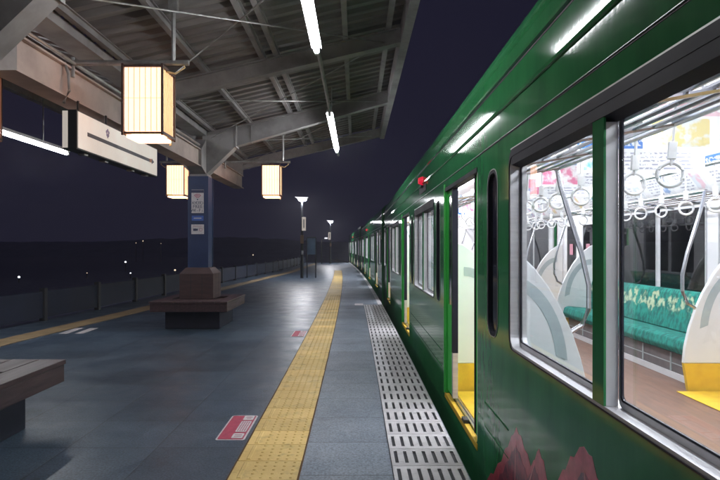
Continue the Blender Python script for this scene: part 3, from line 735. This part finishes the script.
# ------------------------------------------------------------------ left fence
f0, f1 = 3.2, 46.0
t = empty('low_fence', (-6, 8, 0), 'low blue panel fence with dark posts along the far left platform edge', 'fence')
y = f0
while y < f1:
    xa, xb = left_edge(y) - 0.95, left_edge(y + 1.86) - 0.95
    MB().add([(xa + 6 + dx, y - 8 + 0.06, z) for dx in (0, 0.04) for z in (0.06, 0.54)] + [(xb + 6 + dx, y - 8 + 1.80, z) for dx in (0, 0.04) for z in (0.06, 0.54)],
             [(0, 1, 3, 2), (4, 6, 7, 5), (0, 4, 5, 1), (2, 3, 7, 6), (1, 5, 7, 3), (0, 2, 6, 4)]).build('panel', M_fence, t)
    MB().box(xa + 6 - 0.03, xa + 6 + 0.07, y - 8 - 0.05, y - 8 + 0.05, 0, 0.60).build('post', M_post, t)
    y += 1.86

# ------------------------------------------------------------------ lamp posts beyond the canopy
def lamp_post(x, y, label, board):
    t = empty('lamp_post', (x, y, 0), label, 'lamp post', 'lamp posts on the open platform')
    MB().tube([(0, 0, 0), (0, 0, 3.42)], [0.06, 0.045], 10).build('pole', M_post, t, smooth=True)
    MB().tube([(0, 0, 0.0), (0, 0, 0.75)], 0.070, 10).build('sleeve', M_post, t, smooth=True)
    mb = MB().prism([(-0.30, 3.52), (0.28, 3.50), (0.20, 3.42), (-0.16, 3.42)], 'y', -0.12, 0.12); mb.build('lamp_head', M_wpaint, t, bevel=0.01)
    MB().prism([(-0.10, 3.35), (0.14, 3.35), (0.195, 3.419), (-0.155, 3.419)], 'y', -0.11, 0.11).build('lamp_panel', M_lamp, t)
    MB().prism([(-0.302, 3.524), (0.282, 3.504), (0.205, 3.428), (-0.165, 3.428)], 'y', -0.127, -0.121).build('lamp_front', emis('lamp front glow', (0.95, 0.93, 1.0), 1.6), t)
    return t
def post_sign(x, y, z0, z1, w, m, name, label, cat, ink=None):
    t = empty(name, (x, y, z0), label, cat)
    MB().box(-w / 2, w / 2, -0.03, 0.0, 0, z1 - z0).build('panel', m, t, bevel=0.003)
    MB().box(-0.02, 0.02, 0.0, 0.03, (z1 - z0) * 0.3, (z1 - z0) * 0.6).build('clamp', M_post, t)
    if ink: MB().box(-w * 0.12, w * 0.12, -0.033, -0.0305, (z1 - z0) * 0.2, (z1 - z0) * 0.85).build('lettering', ink, t)
    return t
LX, LY = -2.35, 25.3
lamp_post(LX, LY, 'nearer and taller looking lamp post with white winged head on the open platform', True)
lamp_post(-2.1, 47.5, 'far small lamp post at the end of the platform', False)
post_sign(LX + 0.09, LY - 0.06, 2.06, 2.64, 0.17, M_sign, 'post_sign', 'narrow white name sign mounted upright on the nearer lamp post', 'sign', M_bar)
post_sign(LX + 0.01, LY - 0.09, 1.50, 1.86, 0.15, mat('tan box', (0.45, 0.30, 0.20), None, 0.5), 'post_box', 'small tan box on the nearer lamp post below its white sign', 'box')
post_sign(LX + 0.03, LY - 0.09, 1.02, 1.2, 0.09, M_stk, 'post_label', 'tiny white label low on the nearer lamp post', 'sticker')
post_sign(-2.16, 47.44, 1.95, 2.55, 0.2, M_sign, 'post_sign', 'narrow white name sign on the far lamp post', 'sign', M_bar)
post_sign(-2.06, 47.41, 1.4, 1.65, 0.14, MATS['tan box'], 'post_box', 'tiny tan box on the far lamp post', 'box')
t = empty('notice_board', (LX + 0.38, LY + 0.15, 0), 'blue grey notice board on two dark legs beside the nearer lamp post', 'notice board')
MB().box(-0.16, 0.20, -0.03, 0.03, 1.02, 1.74).build('board', M_board, t, bevel=0.008)
MB().box(-0.18, 0.22, -0.035, 0.035, 1.741, 1.79).build('cap', M_post, t)
for q in (-0.17, 0.21): MB().box(q - 0.025, q + 0.025, -0.025, 0.025, 0, 1.74).build('leg', M_post, t)
t = empty('side_lamp', (-2.75, 46.5, 0), 'short dark post with a small lamp at the left of the far lamp post', 'lamp')
MB().tube([(0, 0, 0), (0, 0, 1.95), (0.25, 0, 2.05)], 0.035, 8).build('post', M_post, t)
MB().tube([(0.25, 0, 2.05), (0.46, -0.05, 2.05)], 0.06, 8).build('lamp_head', emis('side lamp glow', (0.9, 0.9, 1.0), 1.0), t)

# ------------------------------------------------------------------ the train
WD = 2.87            # body width; local x = 0 is the near side plane, growing into the car
FL = 0.05            # floor
DC = (-7.305, -2.435, 2.435, 7.305)
WINS = [(-5.0, 1.065), (0.0, 1.0), (4.87, 1.0)]
PRF = []
def car(yc, detail, label, heading):
    X = 0.80 + bend(yc) if yc > 8 else 0.80
    t = empty('train_car', (X, yc, 0), label, 'train car', 'green cars of the standing train', rz=heading)
    HL = 9.95
    holes = []
    for d in DC:
        holes.append(rrect(d - 0.70, d + 0.70, FL, 1.88, 0.05, 4))
        for s in (-1, 1): holes.append(rrect(d + s * 1.125 - 0.125, d + s * 1.125 + 0.125, 0.83, 1.80, 0.10, 6))
    for c, h in WINS: holes.append(rrect(c - h, c + h, 0.82, 1.83, 0.07, 6))
    holes.append(rrect(-9.45, -8.75, 0.82, 1.83, 0.07, 4)); holes.append(rrect(8.75, 9.45, 0.82, 1.83, 0.07, 4))
    outer = [(-HL, -0.40), (HL, -0.40), (HL, 2.36), (-HL, 2.36)]
    plate(outer, holes, 0.0, 0.045).build('body_side', M_green, t)
    plate(outer, holes, WD - 0.045, WD).build('body_side', M_green, t)
    lin = [(-HL + .05, 0.0), (HL - .05, 0.0), (HL - .05, 2.30), (-HL + .05, 2.30)]
    plate(lin, holes, 0.046, 0.072).build('lining', M_in, t)
    plate(lin, holes, WD - 0.072, WD - 0.046).build('lining', M_in, t)
    # roof with rounded cant rails
    prof = [(0.0, 2.361)]
    for k in range(1, 8):
        a = R(180 - 80 * k / 7); prof.append((0.42 + 0.42 * math.cos(a), 2.361 + 0.30 * math.sin(a)))
    prof += [(WD / 2, 2.70)] + [(WD - x, z) for x, z in reversed(prof)]
    MB().prism(prof, 'y', -HL, HL).build('roof', M_green, t, smooth=True)
    MB().box(0.5, WD - 0.5, -2, 2, 2.70, 2.95).build('roof_unit', M_roof, t, bevel=0.03)
    for s in (-1, 1):
        MB().prism([(0.0, -0.4), (WD, -0.4), (WD, 2.36), (0.0, 2.36)], 'y', s * (HL + 0.001), s * (HL + 0.03)).build('end_wall', M_green, t)
        MB().box(0.95, WD - 0.95, *sorted((s * (HL + 0.031), s * (HL + 0.05))), 0.05, 1.9).build('gangway', M_roof, t)
    MB().box(0.15, WD - 0.15, -HL + 0.3, HL - 0.3, -0.75, -0.02).build('underframe', M_under, t)
    for s in (-1, 1):
        mb = MB()
        for dy in (-1.05, 1.05):
            for xx in (0.80, 1.87):
                mb.tube([(xx - 0.03, s * 6.7 + dy, -0.43), (xx + 0.10, s * 6.7 + dy, -0.43)], 0.43, 20)
        mb.box(0.72, 0.79, s * 6.7 - 1.4, s * 6.7 + 1.4, -0.6, -0.3); mb.box(1.98, 2.05, s * 6.7 - 1.4, s * 6.7 + 1.4, -0.6, -0.3)
        mb.build('bogie', M_under, t)
    # gutters and pressed lines along the near side
    MB().prism([(-0.014, 2.285), (0.0, 2.300), (0.0, 2.265), (-0.012, 2.272)], 'y', -HL, HL).build('rain_gutter', M_green, t)
    mb = MB()
    for z in (2.262, 2.105): mb.prism([(-0.0015, z - 0.006), (0.004, z - 0.006), (0.004, z + 0.004), (-0.0015, z + 0.004)], 'y', -HL, HL)
    mb.prism([(-0.0015, 1.94), (0.002, 1.94), (0.002, 1.946), (-0.0015, 1.946)], 'y', -HL, HL)
    mb.build('panel_joint', M_rub, t)
    MB().prism([(-0.012, 2.112), (0.0, 2.125), (0.0, 2.096), (-0.010, 2.100)], 'y', -HL, HL).build('drip_rail', M_green, t)
    MB().prism([(-0.005, 1.950), (0.0, 1.954), (0.0, 1.947), (-0.005, 1.9475)], 'y', -HL, HL).build('trim_line', M_silv, t)
    for z in (0.39, 0.24):
        for a, b in [(-HL, DC[0] - 0.9)] + [(-3.915 if i == 0 and detail else DC[i] + 0.9, DC[i + 1] - 0.9) for i in range(3)] + [(DC[3] + 0.9, HL)]:
            MB().prism([(-0.003, z), (0.0, z + 0.006), (0.0, z - 0.006)], 'y', a, b).build('side_rib', M_green, t)
    # windows
    def window(c, h, mull, far=False):
        z0, z1 = 0.82, 1.83
        def XX(a, b): return (WD - b, WD - a) if far else (a, b)
        fr = plate(rrect(c - h + 0.001, c + h - 0.001, z0 + 0.001, z1 - 0.001, 0.07), [rrect(c - h + 0.016, c + h - 0.016, z0 + 0.016, z1 - 0.016, 0.06)], *XX(-0.0005, 0.085)).build('window', M_alu, t)
        if not far:
            plate(rrect(c - h - 0.001, c + h + 0.001, z0 + 0.001, z1 + 0.020, 0.075), [rrect(c - h + 0.0025, c + h - 0.0025, z0 + 0.0045, z1 - 0.018, 0.066)], -0.0055, -0.001).build('gasket', M_rub, fr)
            MB().prism([(-0.004, z1 - 0.017), (-0.004, z1 - 0.060), (0.0455, z1 - 0.075), (0.0455, z1 - 0.017)], 'y', c - h + 0.05, c + h - 0.05).build('top_seal', M_rub, fr)
            MB().box(-0.0045, -0.0005, c - h + 0.03, c + h - 0.03, z1 + 0.0205, z1 + 0.026).build('trim', M_silv, fr)
        cuts = [c - h + 0.0165] + ([mull - 0.045, mull + 0.045] if mull is not None else []) + [c + h - 0.0165]
        for i in range(0, len(cuts), 2):
            a, b = cuts[i], cuts[i + 1]
            ro = 0.058
            plate(rrect(a, b, z0 + 0.0165, z1 - 0.0165, 0.03), [rrect(a + 0.009, b - 0.009, z0 + 0.036, z1 - 0.060, 0.02)], *XX(0.046, 0.057)).build('sash', M_sash, fr)
            plate(rrect(a + 0.0095, b - 0.0095, z0 + 0.0365, z1 - 0.0605, 0.02), [rrect(a + 0.015, b - 0.015, z0 + 0.042, z1 - 0.067, 0.02)], *XX(0.048, 0.0565)).build('seal', M_rub, fr)
            plate(rrect(a + 0.0155, b - 0.0155, z0 + 0.0425, z1 - 0.0675, 0.018), [], *XX(0.050, 0.053)).build('pane', M_glass if not far else M_dglass, fr)
        if mull is not None:
            MB().box(*XX(-0.002, 0.006), mull - 0.044, mull + 0.044, z0 + 0.0165, z1 - 0.0165).build('mullion', M_green if not far else M_alu, fr)
            MB().box(*XX(0.0065, 0.0455), mull - 0.0435, mull + 0.0435, z0 + 0.0170, z1 - 0.0765).build('mullion_lining', M_sash, fr)
    for i, (c, h) in enumerate(WINS):
        window(c, h, -5.045 if i == 0 else c)
        window(c, 1.0, c, True)
    for c in (-9.10, 9.10): window(c, 0.35, None)
    for d in DC:
        for s in (-1, 1):
            c = d + s * 1.125
            o = plate(rrect(c - 0.124, c + 0.124, 0.831, 1.799, 0.10), [rrect(c - 0.105, c + 0.105, 0.85, 1.78, 0.085)], -0.003, 0.03).build('pocket_window', M_rub, t)
            MB().prism(rrect(c - 0.1045, c + 0.1045, 0.8505, 1.7795, 0.085), 'x', 0.012, 0.020).build('pane', M_dglass2, o)
            plate(rrect(c - 0.13, c + 0.13, 0.825, 1.805, 0.104), [rrect(c - 0.1255, c + 0.1255, 0.8295, 1.8005, 0.1005)], -0.004, -0.0005).build('trim', M_silv, o)
            MB().box(0.075, 0.09, c - 0.3, c + 0.4 if s > 0 else c + 0.3, 0.7, 1.9).build('pocket_cover', M_in, o)
        # open doorway: jambs, sill, rails, leaves half out of their pockets
        fr = MB().box(0.001, 0.07, d + 0.655, d + 0.699, FL + 0.003, 1.85).build('door_jamb', M_lgreen, t)
        MB().box(-0.006, 0.0, d + 0.69, d + 0.735, FL - 0.01, 1.91).build('edge_strip', M_lgreen, fr)
        MB().box(0.001, 0.07, d - 0.699, d - 0.685, FL + 0.003, 1.85).build('door_jamb', M_in, t)
        MB().box(-0.004, 0.06, d - 0.69, d + 0.69, 1.845, 1.877).build('door_header', M_rub, t)
        lf = MB().box(0.018, 0.050, d + 0.40, d + 0.654, FL + 0.03, 1.843).build('door', M_lgreen, t, bevel=0.003)
        MB().box(0.0172, 0.0178, d + 0.455, d + 0.60, 0.85, 1.80).build('pane', M_dglass2, lf)
        MB().box(0.010, 0.056, d + 0.345, d + 0.3995, 0.46, 1.843).build('rubber_edge', M_rub, lf)
        MB().box(0.012, 0.054, d + 0.345, d + 0.3995, FL + 0.03, 0.4595).build('door_foot', M_alu, lf)
        lf = MB().box(0.018, 0.050, d - 0.684, d - 0.56, FL + 0.03, 1.843).build('door', M_lgreen, t, bevel=0.003)
        MB().box(0.012, 0.054, d - 0.5595, d - 0.53, FL + 0.03, 1.843).build('rubber_edge', M_rub, lf)
        sl = MB().box(-0.004, 0.035, d - 0.697, d + 0.697, FL - 0.045, FL + 0.0005).build('door_sill', M_yl, t, bevel=0.004)
        mb = MB()
        for xx in (0.036, 0.062): mb.box(xx, xx + 0.016, d - 0.684, d + 0.684, FL + 0.001, FL + 0.018)
        mb.build('guide_rail', M_chrome, sl)
        MB().box(-0.006, 0.034, d - 0.25, d - 0.15, FL + 0.001, FL + 0.026).build('sill_latch', M_post, sl)
        MB().box(0.09, 0.80, d - 0.68, d + 0.68, FL + 0.004, FL + 0.008).build('door_mat', M_yl, t)
        MB().box(WD - 0.80, WD - 0.09, d - 0.68, d + 0.68, FL + 0.004, FL + 0.008).build('door_mat', M_yl, t)
        # far-side doors, closed
        for s in (-1, 1):
            a, b = sorted((d + s * 0.004, d + s * 0.695))
            lf = plate([(a, FL + 0.01), (b, FL + 0.01), (b, 1.875), (a, 1.875)], [rrect(a + 0.13, b - 0.13, 0.80, 1.70, 0.05)], WD - 0.060, WD - 0.03).build('far_door', M_in, t)
            MB().prism(rrect(a + 0.131, b - 0.131, 0.801, 1.699, 0.05), 'x', WD - 0.052, WD - 0.046).build('pane', M_dglass, lf)
            if detail:
                MB().box(WD - 0.064, WD - 0.0605, (a + b) / 2 - 0.07, (a + b) / 2 + 0.07, 1.22, 1.40).build('door_sticker', M_pink, lf)
    # side lamp in the middle of the car
    o = MB().tube([(-0.055, 0.0, 2.14), (0.0, 0.0, 2.14)], [0.035, 0.055], 12).build('side_lamp', M_redlamp, t)
    MB().box(-0.03, -0.001, -0.06, 0.06, 2.06, 2.085).build('lamp_base', M_rub, o)
    MB().box(-0.006, -0.0005, -0.34, 0.34, 2.0, 2.08).build('destination_panel', M_rub, t)
    # ---- interior
    MB().box(0.073, WD - 0.073, -HL + 0.05, HL - 0.05, FL - 0.04, FL).build('floor', M_floor, t)
    MB().box(0.073, WD - 0.073, -HL + 0.05, HL - 0.05, 2.305, 2.33).build('ceiling', M_in, t)
    for s in (-1, 1):
        MB().box(0.073, WD - 0.073, *sorted((s * (HL - 0.06), s * (HL - 0.10))), FL, 2.30).build('end_lining', M_in, t)
    for xx in (0.78, WD - 0.78):
        MB().box(xx - 0.06, xx + 0.06, -HL + 0.4, HL - 0.4, 2.262, 2.295).build('ceiling_light', M_carlight, t)
    MB().box(WD / 2 - 0.28, WD / 2 + 0.28, -HL + 0.4, HL - 0.4, 2.24, 2.304).build('ceiling_duct', M_in, t)
    for k in range(2):
        def q(dx): return 0.073 + dx if k == 0 else WD - 0.073 - dx
        # cove above the windows
        cv = [(q(0.0), 1.90), (q(0.05), 1.90), (q(0.30), 2.24), (q(0.30), 2.304), (q(0.0), 2.304)]
        MB().prism(cv, 'y', -HL + 0.11, HL - 0.11).build('cove', M_in, t)
        if detail or k == 1:
            for yy in [-9 + 0.62 * i for i in range(30)]:
                if k == 0 and not -8 < yy < 0: continue
                w = random.choice((0.5, 0.5, 0.34))
                MB().add([(q(0.068), yy - w / 2, 1.915), (q(0.068), yy + w / 2, 1.915), (q(0.285), yy + w / 2, 2.21), (q(0.285), yy - w / 2, 2.21),
                          (q(0.060), yy - w / 2, 1.919), (q(0.060), yy + w / 2, 1.919), (q(0.277), yy + w / 2, 2.214), (q(0.277), yy - w / 2, 2.214)],
                         [(0, 1, 2, 3), (4, 7, 6, 5), (0, 4, 5, 1), (1, 5, 6, 2), (2, 6, 7, 3), (3, 7, 4, 0)]).build('advert_poster', random.choice((POST[0], POST[1], POST[1], POST[0], POST[1])), t)
        spans = [(DC[i] + 0.735, DC[i + 1] - 0.735) for i in range(3)] + [(DC[3] + 0.735, HL - 0.12), (-HL + 0.12, DC[0] - 0.735)]
        for (a, b) in spans:
            # bench seat: cushion, rolled back, base
            top_b = 0.88 if k == 1 else 0.80
            cu = [(q(0.06), 0.30), (q(0.50), 0.32), (q(0.53), 0.38), (q(0.51), 0.455), (q(0.45), 0.475), (q(0.06), 0.44)]
            MB().prism(cu, 'y', a + 0.03, b - 0.03).build('seat', M_seat, t, bevel=0.012)
            bk = [(q(0.003), 0.445), (q(0.17), 0.455), (q(0.145), 0.60), (q(0.10), top_b - 0.04), (q(0.075), top_b), (q(0.003), top_b)]
            MB().prism(bk, 'y', a + 0.03, b - 0.03).build('seat_back', M_seat, t, bevel=0.012)
            o = MB().box(*sorted((q(0.003), q(0.44))), a + 0.03, b - 0.03, 0.11, 0.30).build('seat_base', M_heat, t)
            mb = MB(); mb.box(*sorted((q(0.003), q(0.46))), a + 0.03, b - 0.03, FL, 0.109); mb.build('kick_strip', M_in, o)
            if detail:
                mb = MB(); n_ = int((b - a) / 0.55)
                for i in range(1, n_): mb.box(*sorted((q(0.4405), q(0.446))), a + (b - a) * i / n_ - 0.012, a + (b - a) * i / n_ + 0.012, 0.115, 0.295)
                mb.box(*sorted((q(0.4405), q(0.4445))), a + 0.04, b - 0.04, 0.19, 0.20); mb.build('base_rib', M_fing, o)
            # curved end partitions
            for e, sg in ((a, 1), (b, -1)):
                y0, y1 = sorted((e - 0.02, e + 0.02))
                pr = [(q(0.003), 0.30), (q(0.003), 1.40), (q(0.10), 1.37), (q(0.20), 1.30), (q(0.29), 1.21), (q(0.38), 1.09), (q(0.46), 0.95), (q(0.53), 0.80), (q(0.59), 0.62), (q(0.63), 0.45), (q(0.645), 0.30)]
                o = MB().prism(pr, 'y', y0, y1).build('partition', M_fin, t, bevel=0.008)
                MB().prism([(q(0.003), FL), (q(0.60), FL), (q(0.64), 0.299), (q(0.003), 0.299)], 'y', y0, y1).build('partition_foot', M_yl, o)
                if detail:
                    arc = [(q(0.10 + 0.40 * math.sin(R(w))), 0.55 + 0.62 * math.cos(R(w))) for w in range(0, 85, 7)] + [(q(0.10 + 0.33 * math.sin(R(w))), 0.55 + 0.54 * math.cos(R(w))) for w in range(80, -1, -8)]
                    for yy in (y0 - 0.003, y1): MB().prism(arc, 'y', yy, yy + 0.003).build('emboss', M_fing, o)
                    pts = [(0.44, 1.86), (0.46, 1.75), (0.52, 1.55), (0.60, 1.30), (0.645, 1.10), (0.645, 0.95), (0.60, 0.84), (0.50, 0.78)]
                    mb = MB().tube([(q(dx), e, z) for dx, z in pts], 0.016, 10); mb.build('grab_rail', M_chrome, t, smooth=True)
            if detail:   # luggage rack
                mb = MB().tube([(q(0.43), a, 1.86), (q(0.43), b, 1.86)], 0.017, 10); o = mb.build('luggage_rack', M_chrome, t, smooth=True)
                mb = MB()
                for dx in (0.10, 0.18, 0.26, 0.34): mb.tube([(q(dx), a, 1.80 + dx * 0.12), (q(dx), b, 1.80 + dx * 0.12)], 0.009, 6)
                i = a
                while i < b: mb.tube([(q(0.0), i, 1.78), (q(0.43), i, 1.855)], 0.010, 6); i += 0.66
                mb.build('rack_bar', M_chrome, o)
        if detail:
            bx = q(0.66)
            o = MB().tube([(bx, -7.9, 2.04), (bx, 9.0, 2.04)], 0.015, 8).build('strap_bar', M_chrome, t, smooth=True)
            mb = MB(); yy = -7.6
            while yy < 9.0: mb.tube([(bx, yy, 2.04), (bx, yy, 2.306)], 0.012, 6); yy += 1.6
            mb.build('bar_bracket', M_chrome, o)
            n = 0; yy = -7.0
            while yy < 6.0 and n < 49:
                drop = 0.0 if n % 2 == 0 else 0.06
                if not PRF:
                    mb = MB(); mb.box(-0.004, 0.004, -0.014, 0.014, -0.30, 0.018); mb.box(-0.018, 0.018, -0.018, 0.018, -0.27, -0.19)
                    s_ = mb.build('strap_handle', M_strap, t); PRF.append(s_)
                    rg = MB().tube([(0.057 * math.cos(2*PI*i/20), 0, -0.345 + 0.057 * math.sin(2*PI*i/20)) for i in range(20)], 0.0098, 8, True).build('ring', M_strap, s_, smooth=True)
                else:
                    s_ = copy_tree(PRF[0], t)
                s_.location = (bx, yy + random.uniform(-0.03, 0.03), 2.04)
                s_.rotation_euler = (random.uniform(-0.05, 0.05), random.uniform(-0.10, 0.10), PI / 2 * 0.0 + R(random.uniform(-8, 28)) * (-1 if k else -1))
                yy += 0.40; n += 1
    if detail:
        for i, yy in enumerate([-6.6 + 1.05 * j for j in range(13)]):
            MB().box(WD / 2 - 0.50, WD / 2 + 0.50, yy - 0.003, yy + 0.003, 1.93, 2.22).build('hanging_poster', POST[2 + (i % 3 == 1)], t)
        # maple leaf decals on the lower side
        def leaf(poly, veins):
            o = MB().prism([(y - yc, z) for y, z in poly], 'x', -0.0012, -0.0003).build('maple_decal', M_leaf, t)
            cc = veins[0][0]
            MB().prism([(cc[0] - yc + (y - cc[0]) * 0.84, cc[1] + (z - cc[1]) * 0.84) for y, z in poly], 'x', -0.0018, -0.0013).build('leaf_field', M_leaf2, o)
            for (c, tips) in veins:
                for tp in tips:
                    p0 = Vector((c[0] - yc, c[1])); p1 = Vector((tp[0] - yc, tp[1])); dr = (p1 - p0).normalized(); n1 = Vector((-dr.y, dr.x)); p1 = p0 + (p1 - p0) * 0.86
                    MB().prism([tuple(p0 - n1 * 0.012), tuple(p1 - n1 * 0.002), tuple(p1 + n1 * 0.002), tuple(p0 + n1 * 0.012)], 'x', -0.0024, -0.0019).build('leaf_vein', M_vein, o)
        leaf([(3.60, -0.22), (3.56, -0.08), (3.45, 0.01), (3.38, 0.03), (3.28, 0.13), (3.20, 0.17), (3.12, 0.27), (3.06, 0.30), (2.99, 0.38), (2.95, 0.40), (2.90, 0.452), (2.86, 0.43), (2.82, 0.435), (2.76, 0.39), (2.71, 0.385), (2.66, 0.345),
              (2.62, 0.39), (2.60, 0.40), (2.57, 0.445), (2.54, 0.470), (2.51, 0.44), (2.48, 0.44), (2.44, 0.38), (2.41, 0.36), (2.38, 0.30), (2.40, 0.10), (2.36, -0.05), (2.55, -0.10), (2.62, -0.28), (2.85, -0.18), (3.05, -0.33), (3.25, -0.20)],
             [((2.95, -0.12), [(2.90, 0.452), (3.45, 0.01), (2.54, 0.47), (2.38, -0.04), (3.05, -0.30)])])
        leaf([(2.345, 0.22), (2.335, 0.36), (2.30, 0.43), (2.25, 0.49), (2.22, 0.50), (2.17, 0.57), (2.13, 0.58), (2.08, 0.635), (2.04, 0.650), (2.00, 0.637), (1.97, 0.64), (1.93, 0.585), (1.90, 0.57), (1.86, 0.48), (1.83, 0.46), (1.80, 0.38),
              (1.70, 0.40), (1.62, 0.36), (1.48, 0.40), (1.56, 0.24), (1.52, 0.14), (1.66, 0.08), (1.72, -0.12), (1.86, -0.02), (2.00, -0.22), (2.10, -0.04), (2.26, -0.10), (2.28, 0.08)],
             [((1.98, 0.10), [(2.04, 0.65), (1.48, 0.40), (2.33, 0.30), (1.72, -0.10), (2.22, -0.08)])])
    return t
M_leaf = mat('maple decal red', (0.60, 0.085, 0.135), (0.36, 0.040, 0.06), 0.35, scale=16, detail=9, lo=0.36, hi=0.66, coat=0.6)
M_leaf2 = mat('maple decal shade', (0.34, 0.040, 0.080), (0.10, 0.016, 0.050), 0.35, scale=16, detail=9, lo=0.4, hi=0.6, coat=0.5)
M_vein = mat('maple vein', (0.70, 0.26, 0.26), None, 0.4)
M_dglass2 = mat('dark pane', (0.006, 0.007, 0.012), None, 0.06, 0.08, spec=0.7)
car(6.965, True, 'nearest green train car with open doors, hanging straps and teal seats seen through its windows', 0.0)
car(26.98, False, 'second green train car along the platform, directly beyond the nearest car', 0.0245)
car(46.98, False, 'farthest green train car, its front end at the end of the platform', 0.047)

# ------------------------------------------------------------------ lights of the town far beyond the tracks
def far_lamp(px, py, dist, r, warm, label):
    x = (px - 356) * dist / 582; z = 1.35 - (py - 247) * dist / 582
    t = empty('street_lamp', (x, dist, -1.12), label, 'street lamp', 'distant lamps in the dark town on the left')
    h = max(z + 1.12, 0.4)
    MB().tube([(0, 0, 0), (0, 0, h)], 0.05, 6).build('pole', M_post, t)
    mb = MB(); bm = bmesh.new(); bmesh.ops.create_icosphere(bm, subdivisions=1, radius=r)
    mb.add([(v.co.x, v.co.y, v.co.z + h) for v in bm.verts], [tuple(v.index for v in f.verts) for f in bm.faces]); bm.free()
    mb.build('lamp_globe', M_warmstar if warm else M_star, t)
far_lamp(125.5, 262, 58, 0.10, False, 'distant lamp, brightest white dot above the blue fence')
far_lamp(130.5, 276, 46, 0.06, False, 'distant lamp just below the brightest white dot')
far_lamp(87, 273.5, 46, 0.05, True, 'distant lamp, faint dot above the left fence, left of the brightest dot')
far_lamp(19, 278.7, 40, 0.085, False, 'distant lamp nearest the left edge of the picture')
far_lamp(175, 270.5, 52, 0.09, True, 'distant lamp right beside the brown pillar foot')
far_lamp(143, 241, 95, 0.09, True, 'distant lamp, upper dot of the faint row on the far hillside')
far_lamp(136, 243, 95, 0.07, True, 'distant lamp, left dot of the faint row on the far hillside')
far_lamp(161, 243.5, 95, 0.06, True, 'distant lamp, right dot of the faint row on the far hillside')
far_lamp(253, 255, 75, 0.08, True, 'distant lamp between the pillar and the nearer lamp post')
far_lamp(294, 259.5, 70, 0.12, False, 'distant lamp just left of the nearer lamp post')

# ------------------------------------------------------------------ thin haze added to lift the dark distance
hz = MB().box(-60, 60, -20, 110, -2.12, 9.0).build('added_haze', M_dark)
tag(hz, kind='stuff')
m = bpy.data.materials.new('added_haze'); m.use_nodes = True; n = m.node_tree.nodes; n.clear()
o = n.new('ShaderNodeOutputMaterial'); v = n.new('ShaderNodeVolumePrincipled')
v.inputs['Color'].default_value = (0.9, 0.9, 0.95, 1); v.inputs['Density'].default_value = 0.0022
m.node_tree.links.new(v.outputs[0], o.inputs['Volume']); hz.data.materials.clear(); hz.data.materials.append(m)
